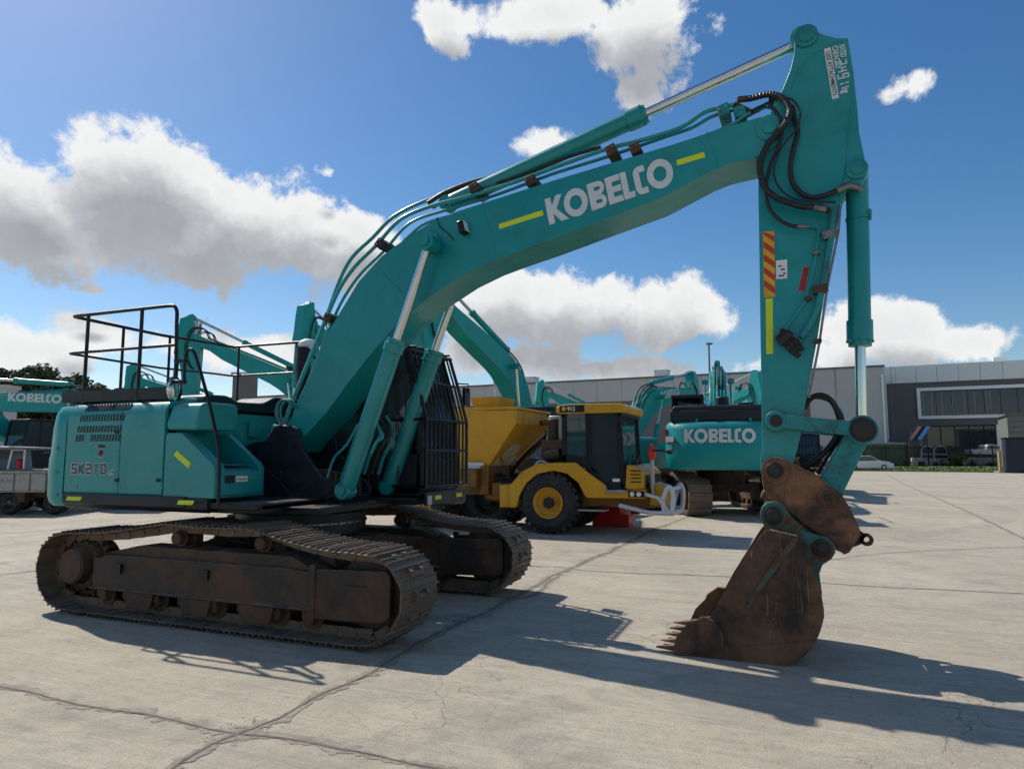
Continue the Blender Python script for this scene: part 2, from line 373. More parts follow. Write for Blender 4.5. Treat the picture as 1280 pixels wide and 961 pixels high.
def build_frame(root, yc, sgn):
    """sgn = -1 for the near side"""
    b = MB(); y0, y1 = yc-.17, yc+.17
    b.prism([(-1.52,.30),(1.25,.28),(1.25,.58),(.9,.60),(-1.35,.60),(-1.52,.52)], y0, y1, 'y')
    b.prism([(y0-.06,.285),(y0-.02,.285),(y0,.56),(y1,.56),(y1+.02,.285),(y1+.06,.285),(y1+.06,.265),(y0-.06,.265)], -1.50, 1.25, 'x')
    b.prism([(-1.45,.60),(-.95,.70),(.95,.70),(1.25,.58)], yc-.13, yc+.15, 'y')
    fr = b.build('track_frame', MATS['frame_steel'], root, bevel=.012)
    # front fork around the idler
    b = MB()
    for sy in (yc-.20, yc+.16):
        b.prism([(1.25,.20),(1.95,.22),(2.03,.27),(2.03,.60),(1.98,.64),(1.25,.62)], sy, sy+.04, 'y')
        b.box(1.22,1.28,sy-.012,sy+.052,.17,.66)
    b.build('idler_guard', MATS['frame_steel'], fr, bevel=.008)
    for q in ((1.62,1.80,yc-.206,yc-.20,.50,.515),(-.02,.05,yc-.2,yc-.172,.44,.53),(-1.16,-1.09,yc-.2,yc-.172,.43,.52)):
        b = MB(); b.box(*q); b.build('slot', MATS['rail_black'], fr, smooth=False)
    b = MB(); b.lathe((1.80,yc-.12,.455),(0,1,0),[(0,.05),(0,.10),(.02,.12),(.02,.30),(.05,.335),(.09,.335),(.10,.30),(.14,.30),(.15,.335),(.19,.335),(.22,.30),(.22,.12),(.24,.10),(.24,.05)],36)
    b.build('idler', MATS['frame_steel'], fr)
    # sprocket with teeth + final drive
    b = MB(); pts = []
    for i in range(21):
        a = 2*math.pi*i/21
        for da, r in ((-.09,.30),(-.04,.365),(.04,.365),(.09,.30)): pts.append((-1.80+r*math.cos(a+da), .455+r*math.sin(a+da)))
    b.prism(pts, yc-.03, yc+.03, 'y')
    b.lathe((-1.80,yc-.22,.455),(0,1,0),[(0,.03),(0,.16),(.02,.18),(.12,.19),(.13,.25),(.19,.27),(.30,.26),(.40,.25),(.40,.05)],32)
    for i in range(16):
        a = 2*math.pi*i/16; b.cyl((-1.80+.245*math.cos(a),yc-.115,.455+.245*math.sin(a)),(-1.80+.245*math.cos(a),yc-.09,.455+.245*math.sin(a)),.014,seg=6)
    b.build('sprocket', MATS['frame_steel'], fr)
    for cx in (-.41, .62):
        b = MB(); b.lathe((cx,yc-.17,.80),(0,1,0),[(0,.02),(0,.05),(.01,.062),(.06,.066),(.065,.085),(.08,.085),(.09,.07),(.16,.07),(.17,.085),(.19,.085),(.20,.05),(.20,.02)],24)
        b.box(cx-.03,cx+.08,yc+.0,yc+.10,.66,.83)
        b.build('carrier_roller', MATS['frame_steel'], fr)
    for k in range(8):
        cx = -1.36 + k*.365; b = MB()
        b.lathe((cx,yc-.17,.20),(0,1,0),[(0,.02),(0,.055),(.02,.065),(.05,.07),(.055,.115),(.08,.115),(.09,.09),(.25,.09),(.26,.115),(.285,.115),(.29,.07),(.34,.05),(.34,.02)],24)
        b.box(cx-.06,cx+.06,yc-.185,yc-.15,.19,.29); b.build('track_roller', MATS['frame_steel'], fr)
    for k in (1,3,5):
        cx = -1.36 + (k+.5)*.365; b = MB(); b.prism([(cx-.20,.27),(cx-.15,.11),(cx+.15,.11),(cx+.20,.27)], yc-.215, yc-.19, 'y'); b.build('track_guide', MATS['frame_steel'], fr, bevel=.006)
    return fr

H = empty('excavator', (0,0,0), 0, 'large teal tracked excavator in the foreground with its muddy bucket resting on the concrete', 'excavator')
for yc, sg in ((-1.185,-1),(1.185,1)):
    build_track(H, yc, sg); build_frame(H, yc, sg)
# car body and slew ring
b = MB()
b.box(-.75,.75,-.62,.62,.52,.70); b.prism([(-1.02,-.50),(-.6,-.62)] if False else [(-.62,-.9),(.62,-.9),(.62,.9),(-.62,.9)], .50, .56, 'z')
for sx in (-1,1):
    for sy in (-1,1):
        b.hexa([(sx*.35,sy*.45,.45),(sx*.75,sy*.30,.45),(sx*1.0,sy*1.03,.42),(sx*.60,sy*1.03,.42),(sx*.35,sy*.45,.72),(sx*.75,sy*.30,.70),(sx*1.0,sy*1.03,.62),(sx*.60,sy*1.03,.62)])
b.build('undercarriage_body', MATS['frame_steel'], H, bevel=.02)
b = MB(); b.lathe((0,0,.68),(0,0,1),[(0,.60),(.06,.62),(.08,.66),(.12,.66),(.125,.70),(.30,.70),(.305,.64),(.38,.64)],64)
sr = b.build('slew_ring', MATS['slate'], H)
b = MB(); b.lathe((0,0,.872),(0,0,1),[(0,.69),(0,.704),(.016,.704),(.016,.69)],48,cap=False)
for i in range(40):
    a = 2*math.pi*i/40; b.cyl((.698*math.cos(a),.70*math.sin(a),.88),(.712*math.cos(a),.712*math.sin(a),.88),.016,seg=6)
b.build('bolt_ring', MATS['steel'], sr)
# deck
b = MB(); b.box(-2.02,.95,-.92,.92,1.03,1.10); b.box(-2.02,.55,-1.33,1.33,1.09,1.15); b.box(.3,1.25,.35,1.33,1.05,1.12)
b.prism([(-1.33,1.05),(-1.36,1.09),(-1.36,1.19),(-1.30,1.19),(-1.30,1.05)], -2.02, -.02, 'x')
b.build('deck', MATS['black'], H, bevel=.01)
b = MB(); b.prism([(-1.335,1.065),(-1.372,1.10),(-1.372,1.20),(-1.33,1.205),(-1.30,1.19),(-1.30,1.065)], -2.03, -.30, 'x'); b.build('side_sill', MATS['slate'], H, bevel=.006)
for a, c in ((83,103),(222,244)):
    xa, za = PL(a,620,-1.372); xb, zb = PL(c,620,-1.372)
    b = MB(); b.prism([(xa,1.128),(xb-.03,1.128),(xb,1.17),(xa+.02,1.17)], -1.3765, -1.372, 'y'); b.build('reflector', MATS['lime'], H, smooth=False)
b = MB(); b.box(-.28,.55,-1.26,-.35,1.05,1.14); b.build('step_frame', MATS['black'], H, bevel=.01)
# counterweight: rounded rear, loft over heights
def cw_ring(z, back, side, fr=-2.06):
    pts = [(fr, -side), (-2.18, -side)]
    n = 14
    for i in range(n+1):
        t = -1 + 2*i/n
        # superellipse rear
        y = side*math.copysign(abs(math.sin(t*math.pi/2))**.85, t); x = -2.2 - (back)*(max(0,1-abs(y/side)**3.2))**.62
        pts.append((x, y))
    pts += [(-2.18, side), (fr, side)]
    return [Vector((p[0], p[1], z)) for p in pts]
b = MB()
b.loft([cw_ring(1.06,.56,1.30), cw_ring(1.09,.60,1.335), cw_ring(1.16,.63,1.355), cw_ring(1.55,.64,1.355), cw_ring(1.62,.60,1.35), cw_ring(1.90,.56,1.35), cw_ring(2.04,.50,1.335), cw_ring(2.12,.42,1.29), cw_ring(2.165,.32,1.18)])
cwt = b.build('counterweight', MATS['teal_cast'], H, ang=40)
b = MB(); b.tube(smoothpts([(-2.46,-1.30,1.83),(-2.50,-1.325,1.80),(-2.53,-1.325,1.70),(-2.52,-1.325,1.60),(-2.47,-1.30,1.54)],5), .014, 8); pass
# engine side doors
def side_prof(z0, z1, y=-1.352, yr=-1.20, zt=None):
    zt = zt or z1+.03
    return roundpoly([(y, z0), (y, z1-.08), (y+.06, z1), (yr, zt), (yr, z0)], .05)
xA = -2.055; xB = PL(150,560,-1.35)[0]; xC = PL(205,560,-1.35)[0]
b = MB(); b.prism(side_prof(1.19,2.13), xA+.012, xB-.004, 'x'); d1 = b.build('engine_door', MATS['teal'], H, bevel=.006)
b = MB(); b.prism(side_prof(1.19,2.13), xB+.004, xC-.006, 'x'); d2 = b.build('engine_door', MATS['teal'], H, bevel=.006)
b = MB(); b.box(-2.05,-.62,-1.31,1.31,1.15,2.07); b.build('engine_bay', MATS['black'], H)
b = MB(); b.prism(side_prof(1.15,2.10,1.352,1.20) if False else [(1.352,1.15),(1.352,2.0),(1.28,2.10),(1.15,2.12),(1.15,1.15)], -2.05, -.2, 'x'); b.build('side_panel', MATS['teal'], H, bevel=.01)
b = MB(); b.prism(roundpoly([(-1.95,2.09),(-.62,2.09),(-.68,2.20),(-1.9,2.20)],.04), -1.1, 1.15, 'y'); b.build('engine_hood', MATS['teal'], H, bevel=.01)
# louvres: slots as dark recess plates, slanted
for r, (ya, yb, xa, xb) in enumerate(((508,514,104,156),(518,526.5,100,153),(532,540,97.5,150),(543,551.5,96,149))):
    n = 15
    b = MB()
    za = PL(125,yb,-1.352)[1]; zb = PL(125,ya,-1.352)[1]; x0 = PL(xa,540,-1.352)[0]; x1 = PL(xb,540,-1.352)[0]
    for i in range(n):
        if r == 3 and i in (3,4):
            if i == 3: b.build('louvre', MATS['rail_black'], d1, smooth=False); b = MB()
            continue
        x = x0 + (x1-x0)*i/(n-1); s = .012
        yy = -1.3555
        if r == 0:   # row on the curved shoulder
            b.hexa([(x-s,-1.345,2.064),(x+s,-1.345,2.064),(x+s+.02,-1.296,2.124),(x-s+.02,-1.296,2.124),(x-s,-1.351,2.070),(x+s,-1.351,2.070),(x+s+.02,-1.302,2.134),(x-s+.02,-1.302,2.134)])
        else: b.prism([(x-s,za),(x+s,za),(x+s+.014,zb),(x-s+.014,zb)], yy, -1.351, 'y')
    b.build('louvre', MATS['rail_black'], d1, smooth=False)
def facetext(s, px0, px1, pyb, y, h, name, m, parent, bold=.01, thick=.003):
    a = P3(px0, pyb, y); c = P3(px1, pyb, y); c.z = a.z
    return text_obj(s, name, h, m, parent, a, (1,0,0), (0,0,1), thick, bold, (c-a).length)
def block_number(px0, px1, pyb, h, name, m, y, st, ins, th):
    a = P3(px0,pyb,y); c = P3(px1,pyb,y); W = (c-a).length; cw = W/5.15
    def shapes(ch):
        A,B = ins, st-ins; o = ins; w = .86; R = []
        bx = lambda x0,x1,z0,z1: R.append([(x0,z0),(x1,z0),(x1,z1),(x0,z1)])
        bars = {'S':'tmbac','2':'tmbdg','0':'tblr'}.get(ch,'')
        if ch == 'K':
            bx(A,B,o,1-o); R.append([(B,.44),(B+.12,.5),(w-o*.4,1-o),(w-o*.4-(st-2*ins)*1.1,1-o),(B,.62-o*.3)]); R.append([(B,.44),(B,.40),(w-o*.4-(st-2*ins)*1.1,o),(w-o*.4,o),(B+.12,.5)])
        elif ch == '1': bx(.30+A,.30+B,o,1-o); R.append([(.30+A,1-o),(.30+A,1-o-.14),(.12+o,.76),(.12+o,.86)])
        else:
            lo, hi = st-ins, 1-st+ins
            bx(A,w-A,o,lo); bx(A,w-A,hi,1-o)
            mid0, mid1 = .5-(st/2-ins), .5+(st/2-ins)
            if ch in 'S2': bx(A,w-A,mid0,mid1)
            if ch == 'S': bx(A,B,mid1,hi); bx(w-B,w-A,lo,mid0)
            if ch == '2': bx(w-B,w-A,mid1,hi); bx(A,B,lo,mid0)
            if ch == '0': bx(A,B,lo,hi); bx(w-B,w-A,lo,hi)
        return R
    for k, ch in enumerate('SK210'):
        b = MB()
        for poly in shapes(ch):
            b.prism([(a.x+(k*1.04+p[0])*cw+p[1]*.0, a.z+p[1]*h) for p in poly], y-th, y, 'y')
        b.build(name, m, d1, smooth=False)
block_number(88.5,133.5,593.2,.128,'lettering',MATS['decal_grey'],-1.3525,.30,0,.0025)
block_number(88.5,133.5,593.2,.128,'lettering',MATS['decal_dark'],-1.3545,.30,.075,.0025)
facetext('LC', 135, 142, 593.5, -1.3535, .06, 'lettering', MATS['decal_grey'], d1, .05)
c = P3(126.6,566,-1.353); b = MB(); b.lathe(c,(0,-1,0),[(0,.045),(.003,.045),(.0031,.040)],28); em = b.build('emblem', MATS['decal_grey'], d1)
b = MB(); b.lathe(c+Vector((0,-.0035,0)),(0,-1,0),[(0,.038),(.002,.038)],28); b.build('emblem_disc', MATS['decal_dark'], d1)
b = MB(); b.lathe(c+Vector((0,-.006,0)),(0,-1,0),[(0,.022),(.002,.022)],20); b.box(c.x-.045,c.x+.045,-1.357,-1.354,c.z+.055,c.z+.085); b.build('emblem_core', MATS['rust'], d1)
for (x_,y_,dr) in ((148,600,d1),(200,600,d2),(148,540,d1)):
    b = MB(); q = P3(x_,y_,-1.353); b.box(q.x-.05,q.x+.01,-1.360,-1.351,q.z-.018,q.z+.018); b.cyl((q.x-.035,-1.366,q.z),(q.x-.035,-1.358,q.z),.009,seg=10); b.build('latch', MATS['rail_black'], dr, bevel=.004)
for (x_,y_) in ((96,612),(150,613),(203,613),(97,512),(203,512)):
    b = MB(); q = P3(x_,y_-4,-1.352); b.cyl(q,(q.x,q.y-.006,q.z),.011,seg=6); b.build('bolt', MATS['steel'], d1, smooth=False)
for (x_,y_) in ((68,618),(68,590),(68,560)):
    b = MB(); q = P3(x_+4,y_,-1.352); b.cyl(q,(q.x,q.y-.010,q.z),.016,seg=12); b.build('plug', MATS['teal_worn'], cwt)
# front tool box: sculpted block with recessed step
yf = -1.345
xs0 = xC+.006; zt = PL(208,541,yf)[1]; x1_ = PL(227,541,yf)[0]; xe,zl = PL(269,584,yf); zlow = zl
yi = PX(330,600,xe).y; 
cheek = [(xs0,1.19),(xs0,zt-.02),(xs0+.03,zt),(x1_,zt),(xe-.03,zl+.03),(xe,zl-.02),(xe,1.19)]
b = MB(); b.prism(cheek, yf, yf+.13, 'y'); b.prism(cheek, yi-.07, yi, 'y')
b.prism([(xs0,1.19),(xs0,zt-.004),(x1_-.16,zt-.004),(x1_-.10,zl+.02),(xe-.10,zl-.02),(xe-.004,zl-.06),(xe-.004,1.19)], yf+.13, yi-.07, 'y')
b.prism([(xe-.004,1.20),(xe+.012,1.22),(xe+.012,zl-.08),(xe-.004,zl-.06)], yf+.03, yi-.03, 'y')
tb = b.build('tool_box', MATS['teal'], H, bevel=.018, seg=3)
b = MB(); b.box(x1_-.08,xe-.11,yf+.17,yi-.11,zl+.015,zl+.022)
b.build('step_tread', MATS['teal_worn'], tb, smooth=False)
a = P3(219,566,yf-.004); c = P3(237,582,yf-.004); dd = (c-a).normalized(); nn = Vector((-dd.z,0,dd.x))*.03
b = MB(); b.prism([(a.x-nn.x,a.z-nn.z),(c.x-nn.x,c.z-nn.z),(c.x+nn.x,c.z+nn.z),(a.x+nn.x,a.z+nn.z)], yf-.005, yf, 'y'); b.build('reflector', MATS['lime'], tb, smooth=False)
A_ = PX(295,602,xe+.014); B2_ = PX(309,602,xe+.014); hh = PX(295,595,xe+.014).z-A_.z
b = MB(); b.box(xe+.012,xe+.016,A_.y,B2_.y,A_.z,A_.z+hh); b.build('sticker', MATS['white'], tb, smooth=False)
text_obj('Diesel','lettering',hh*.45,MATS['decal_dark'],tb,Vector((xe+.0165,A_.y+.01,A_.z+hh*.25)),(0,1,0),(0,0,1),.001,.01,(B2_.y-A_.y)*.8)
C_ = PX(281,602,xe+.014); b = MB(); b.box(xe+.012,xe+.015,C_.y,A_.y-.02,A_.z-.01,A_.z+hh*1.2); b.build('sticker', MATS['slate'], tb, smooth=False)
b = MB(); b.prism(roundpoly([(-1.33,zt+.025),(-1.345,zt+.10),(-1.28,2.10),(-1.2,2.125),(-.80,2.125),(-.80,zt+.025)],.06), xs0, PL(250,520,-1.3)[0], 'x'); b.build('air_cleaner_housing', MATS['teal'], H, bevel=.02, seg=3)
xw = -.60
b = MB(); b.box(xw-.35,xw,-1.22,.95,1.15,2.06); ya_=PX(309,530,xw).y; yb_=PX(322,530,xw).y; b.box(xw,xw+.05,ya_,yb_,1.80,1.97)
b.build('tank_housing', MATS['teal'], H, bevel=.012)
b = MB(); b.prism(roundpoly([(-.95,2.085),(1.0,2.085),(.98,2.27),(.15,2.29),(-.05,2.20),(-.45,2.19),(-.6,2.25),(-.9,2.24)],.05), xw-.5, xw+.03, 'x'); b.build('hood_cover', MATS['slate'], H, bevel=.02, seg=3)
# walkway kick plate, rails
b = MB(); x0, x1 = PL(80,495,-1.2)[0], PL(213,495,-1.2)[0]
b.box(x0,x1,-1.215,-1.20,2.175,2.30); b.box(x0-.012,x0,-1.215,1.2,2.18,2.30); b.box(x0,x1,-1.2,-.75,2.175,2.19); b.build('kick_plate', MATS['rail_black'], H, smooth=False)
rail = empty('rail_root'); bpy.data.objects.remove(rail)
zt_, zm_ = 3.15, 2.73; yr = -1.2; xr = -2.31; xf_ = PL(222,382,yr)[0]
b = MB()
b.tube([(xr+.10,yr,zt_)] + smoothpts([(xf_-.16,yr,zt_),(xf_-.05,yr,zt_-.01),(xf_-.005,yr,zt_-.07),(xf_,yr,zt_-.18)],4) + [(xf_+.02,yr,2.55),(xf_+.03,yr,2.15)], .019, 10)
b.tube([(xf_+.01,yr,zm_),(xr+.05,yr,zm_)], .016, 10)
yy = 1.2
b.tube(smoothpts([(xr+.10,yr,zt_),(xr+.02,yr+.02,zt_),(xr,yr+.12,zt_)],4) + [(xr,0,zt_-.02),(xr,.9,zt_)] + smoothpts([(xr,yy-.12,zt_),(xr+.02,yy-.02,zt_),(xr+.12,yy,zt_)],4) + [(-1.4,yy,zt_),(-.95,yy,zt_)], .019, 10)
b.tube(smoothpts([(xr+.05,yr,zm_),(xr-.01,yr+.02,zm_),(xr-.02,yr+.12,zm_)],4) + [(xr-.02,0,zm_-.02),(xr,.9,zm_)] + smoothpts([(xr,yy-.12,zm_),(xr+.02,yy-.02,zm_),(xr+.12,yy,zm_)],4) + [(-1.2,yy,zm_)], .014, 10)
for x in (PL(108,440,yr)[0], PL(175,440,yr)[0]): b.cyl((x,yr,2.15),(x,yr,zt_),.019,seg=10)
for y in (-.55,.12): b.cyl((xr,y,2.15),(xr,y,zt_),.017,seg=10)
for x in (xr+.12,-1.15): b.cyl((x,yy,2.15),(x,yy,zt_),.017,seg=10)
hr = b.build('handrail', MATS['rail_black'], H, ang=60)
gy = -1.25
b = MB(); g = lambda x,y: P3(x,y,gy)
b.tube([g(230,480),g(231,450)] + smoothpts([g(232,444),g(235,438),g(240,437),g(244,443)],4) + [g(250,462),P3(262,505,-1.36),P3(273,556,-1.40),P3(274,575,-1.41),P3(273,632,-1.42)], .017, 10)
for yy2 in (451,477):
    b.cyl(g(219,yy2),g(232,yy2),.02,seg=8)
b.build('grab_rail', MATS['rail_black'], H, ang=60)
b = MB(); c = P3(218,487,-1.22); b.ball(c,.03,.10,.14,16); mr = b.build('mirror', MATS['rail_black'], H)
b = MB(); b.ball(c+Vector((.02,-.03,.0)),.02,.085,.12,16); b.build('mirror_glass', MATS['chrome'], mr)
b = MB(); I_ = PX(380,440,-1.0); b.cyl((-1.0,I_.y,2.1),(-1.0,I_.y,I_.z+.06),.10,seg=20); ex = b.build('air_intake', MATS['black'], H)
b = MB(); b.ball((-.98,I_.y+.05,I_.z+.10),.13,.13,.09,16); b.build('intake_cap', MATS['white'], ex)

# boom brackets
br = [(300,560),(322,552),(333,551),(344,533),(349,531),(366,532),(373,536),(377,548),(379,560),(390,577),(403,596),(414,601),(421,608),(423,616),(420,625),(416,637),(300,640),(292,600)]
BR = [PL(x,y,-.31) for x,y in br]
b = MB(); b.prism(BR, -.33, -.285, 'y'); b.prism(BR, .285, .33, 'y'); b.box(-.4,.7,-.285,.285,1.1,1.16)
bk = b.build('boom_bracket', MATS['slate'], H, bevel=.01)
for (x_,y_,r_,h_) in ((363,555.5,.055,.02),(346,537,.03,.012)):
    b = MB(); p = P3(x_,y_,-.33); b.cyl(p,p+Vector((0,-h_,0)),r_); b.build('pin', MATS['slate'], bk)
b = MB()
p = P3(414,611,-.33); b.cyl(p,p+Vector((0,-.05,0)),.10); b.cyl(p+Vector((0,-.05,0)),p+Vector((0,-.065,0)),.055)
b.build('pin', MATS['slate'], bk)

for (x_,y_) in ((318,628),(335,628),(352,628),(369,628),(386,628),(403,628),(325,570),(352,590),(380,610)):
    b = MB(); q = P3(x_,y_,-.33); b.cyl(q,(q.x,q.y-.012,q.z),.014,seg=6); b.build('bolt', MATS['steel'], bk, smooth=False)
b = MB(); b.tube(smoothpts([P3(312,568,-.336),P3(330,584,-.336),P3(352,604,-.336),P3(372,632,-.336)],5),.006,6); b.build('weld_seam', MATS['slate'], bk)
# ---- boom
b = MB(); b.prism(BOOM, -YB, YB, 'y')
boom = b.build('boom', MATS['teal'], H, smooth=True, ang=12, bevel=.006)
b = MB()
for y0 in (-.255,):                      # hinge bosses and plate overlays
    p = P3(962,160,-YB); b.lathe(p+Vector((0,.02,0)),(0,-1,0),[(0,.115),(.035,.115),(.04,.108),(.04,.06),(.055,.06),(.06,.052)],28)
    b.build('pin_boss', MATS['teal'], boom); b = MB()
    p = P3(535,303,-YB-.002); b.lathe(p+Vector((.04,.02,.0)),(0,-1,0),[(0,.10),(.06,.10),(.065,.09)],24)
b.build('pin_boss', MATS['teal'], boom)
for y0 in (.27,): 
    b = MB(); p = v3(TIP,.25); b.lathe(p,(0,1,0),[(0,.115),(.02,.115)],28); b.build('pin_boss', MATS['teal'], boom)
# logo and tape on the boom face
o0 = P3(687,281.5,-YB-.0015); o1 = P3(845,229,-YB-.0015); up = P3(679,248,-YB) - P3(687,281.5,-YB)
u = (o1-o0); n = Vector((0,-1,0)); vv = n.cross(u).normalized(); h = abs(up.dot(vv))
logo('lettering', MATS['logo_white'], boom, o0 , u, vv, u.length, h*.94)
def tape(x0,y0,x1,y1,wd,yp,m,parent,name='tape'):
    a = P3(x0,y0,yp); c = P3(x1,y1,yp); d = (c-a).normalized(); w = Vector((-d.z,0,d.x))*wd/2; b = MB()
    b.prism([((a-w).x,(a-w).z),((c-w).x,(c-w).z),((c+w).x,(c+w).z),((a+w).x,(a+w).z)], yp-.0035, yp+.001, 'y'); return b.build(name, m, parent, smooth=False)
tape(624,283.5,679,266,.052,-YB,MATS['tape'],boom); tape(846,204,881,193.5,.052,-YB,MATS['tape'],boom)
# working lamp on the boom side
b = MB(); c = P3(579,285,-.30); m = Matrix.Translation(c) @ Matrix.Rotation(R_(-15),4,'Y'); b.box(-.035,.035,-.06,.05,-.065,.065); b.xf(m); lp = b.build('work_lamp', MATS['rail_black'], boom, bevel=.01)
b = MB(); b.box(.035,.04,-.05,.04,-.055,.055); b.xf(m); b.build('lens', MATS['lamp_lens'], lp)
b = MB(); b.tube(smoothpts([P3(546,272,-.26),P3(550,284,-.262),P3(558,290,-.262),P3(567,300,-.262)],5),.006,6); b.build('wire', MATS['hose'], boom)

for (s0,s1) in (((603,254),(621,324)),((884,164),(898,211)),((468,330),(520,385))):
    b = MB(); b.tube([P3(*s0,-YB-.0005),P3(*s1,-YB-.0005)],.004,6); b.build('weld_seam', MATS['teal'], boom)
# pipes along the boom back: three on the near edge, in bundles with clamps
def edgepts(keys, y, off=0): return [P3(a,b_,y) + Vector((0,0,off)) for a,b_ in keys]
run1 = [(352,540),(364,505),(382,462),(405,405),(424,362),(444,333),(470,307),(493,281),(512,268),(545,256),(580,247),(640,229),(700,207),(760,186),(800,176),(850,160),(880,141),(905,134),(917,131)]
b = MB(); b.tube(smoothpts(edgepts(run1,-.20),4), .021, 8); b.build('hydraulic_pipe', MATS['teal'], boom, ang=60)
run2 = [(358,548),(371,510),(390,466),(413,408),(430,372),(452,341),(480,314),(503,287),(522,274),(560,262),(620,244),(690,218),(760,196),(830,172),(865,160),(890,146),(920,137)]
b = MB(); b.tube(smoothpts(edgepts(run2,-.10),4), .017, 8); b.build('hydraulic_pipe', MATS['teal'], boom, ang=60)
run3 = [(362,552),(378,513),(397,468),(420,405),(438,376),(462,343),(488,320),(512,296),(534,280),(575,268),(640,247),(700,228),(790,200),(862,178),(910,160),(930,147),(938,143)]
b = MB(); b.tube(smoothpts(edgepts(run3,-.235,.012),4), .015, 8); b.build('hydraulic_pipe', MATS['teal'], boom, ang=60)
run4 = [(356,530),(372,485),(392,435),(408,396),(424,352),(440,322),(466,297),(492,271),(530,252),(575,238)]
b = MB(); b.tube(smoothpts(edgepts(run4,.08),4), .021, 8); b.build('hydraulic_pipe', MATS['teal'], boom, ang=60)
run5 = [(535,254),(556,241),(590,228),(625,220),(660,208),(700,192),(745,178)]
b = MB(); b.tube(smoothpts(edgepts(run5,.05),4), .026, 8); b.tube(smoothpts(edgepts([(x+6,y+6) for x,y in run5],-.06),4), .018, 8); b.build('hydraulic_hose', MATS['hose'], boom, ang=60)
for (x,y,rz) in ((413,398,-62),(478,306,-48),(595,237,-20),(665,228,-20),(765,190,-20),(795,188,-20),(905,140,-15),(925,143,-10)):
    b = MB(); b.box(-.05,.05,-.07,.22,-.05,.045); b.cyl((-.03,-.08,.0),(-.03,.0,.0),.015); b.cyl((.03,-.08,.0),(.03,.0,.0),.015)
    b.xf(Matrix.Translation(P3(x,y,-.17)) @ Matrix.Rotation(R_(rz),4,'Y')); b.build('pipe_clamp', MATS['teal_worn'] if x>900 else MATS['frame_steel'], boom, bevel=.006)
for i,(a,c) in enumerate((((352,540),(341,560)),((358,548),(349,566)),((362,552),(352,575)))):   # hose ends curling behind the bracket
    b = MB(); x,y = a; b.tube(smoothpts([P3(x,y,-.2+i*.05),P3(x-9,y-8,-.2+i*.05),P3(x-11,y+8,-.2+i*.05),P3(x-4,y+20,-.15),P3(x-6,y+42,-.1)],5),.018,8); b.build('hydraulic_hose', MATS['teal_worn'], boom, ang=60)

for k,(dx,yy_,mm_) in enumerate(((2,-.31,'teal_worn'),(8,-.26,'teal_worn'),(4,-.15,'steel'))):
    b = MB(); b.tube(smoothpts([P3(349+dx,532,yy_),P3(343+dx,520,yy_),P3(344+dx,508,yy_),P3(351+dx,500,yy_),P3(359+dx,502,yy_),P3(363+dx,510,yy_)],5),.012,8); b.build('hydraulic_hose', MATS[mm_], boom, ang=60)
    b = MB(); b.tube([P3(349+dx,532,yy_),P3(347+dx,526,yy_)],.018,8); b.build('hose_fitting', MATS['steel'], boom)
# ---- boom cylinders
def cylinder(p0, p1, split, rb, rr, parent, name, mb='teal', cap=.14):
    """barrel from p0 to split, chrome rod on to p1 (pin ends)"""
    p0 = Vector(p0); p1 = Vector(p1); d = (p1-p0); L = d.length; d.normalize(); s = p0 + d*(L*split)
    b = MB(); b.lathe(p0,d,[(0,rb*.75),(.03,rb*.98),(.10,rb),(L*split-cap,rb),(L*split-cap+.004,rb*1.16),(L*split-.05,rb*1.16),(L*split-.045,rb*1.04),(L*split,rb*1.02),(L*split+.002,rr*1.05)],24)
    y = Vector((0,1,0)); b.cyl(p0-y*rb*.8,p0+y*rb*.8,rb*.92); b.cyl(p0-y*rb*1.0,p0+y*rb*1.0,rb*.5)
    for k in range(8):
        a = 2*math.pi*k/8; u = d.orthogonal().normalized(); w = d.cross(u); q = s - d*.05 + (u*math.cos(a)+w*math.sin(a))*rb*1.07; b.cyl(q,q+d*.02,.013,seg=6)
    o = b.build(name, MATS[mb], parent)
    b = MB(); b.cyl(s,p1,rr,seg=20); rod = b.build('rod', MATS['chrome'], o)
    b = MB(); b.cyl(p1-y*rr*2.0,p1+y*rr*2.0,rr*2.2); b.cyl(p1-y*rr*2.5,p1+y*rr*2.5,rr*1.2); b.build('rod_eye', MATS[mb], o)
    return o
t = P3(536,304,-.40); f0 = P3(432,613,-.40)
bc = cylinder(f0, t, .615, .093, .043, H, 'boom_cylinder')
bc2 = cylinder((f0.x,.42,f0.z), (t.x,.42,t.z), .615, .093, .043, H, 'boom_cylinder')
b = MB(); b.cyl((t.x,-.42,t.z),(t.x,.42,t.z),.05); b.build('cross_pin', MATS['teal'], H)
b = MB(); b.tube(smoothpts([P3(464,566,-.40),P3(470,553,-.40),P3(478,545,-.36),P3(469,528,-.33)],5),.018,8); b.tube(smoothpts([P3(409,597,-.4),P3(418,572,-.42),P3(434,555,-.42),P3(448,530,-.42)],5),.014,8); b.build('hydraulic_pipe', MATS['teal'], H)
for k in range(4):
    b = MB(); x = 452+k*9; b.tube(smoothpts([P3(x-6,592,-.1+.1*k),P3(x,572,-.12+.1*k),P3(x+8,556,-.1+.1*k),P3(x+14,540,0+.1*k),P3(x+4,520,.1*k)],5),.02,8); b.build('hydraulic_hose', MATS['teal_worn'] if k%2 else MATS['hose'], H)
b = MB()
for k in range(6): b.box(.1+k*.03,.5+k*.03,-.2+.07*k,-.15+.07*k,1.15,1.45-.02*k)
b.build('valve_block', MATS['frame_steel'], H, bevel=.01)

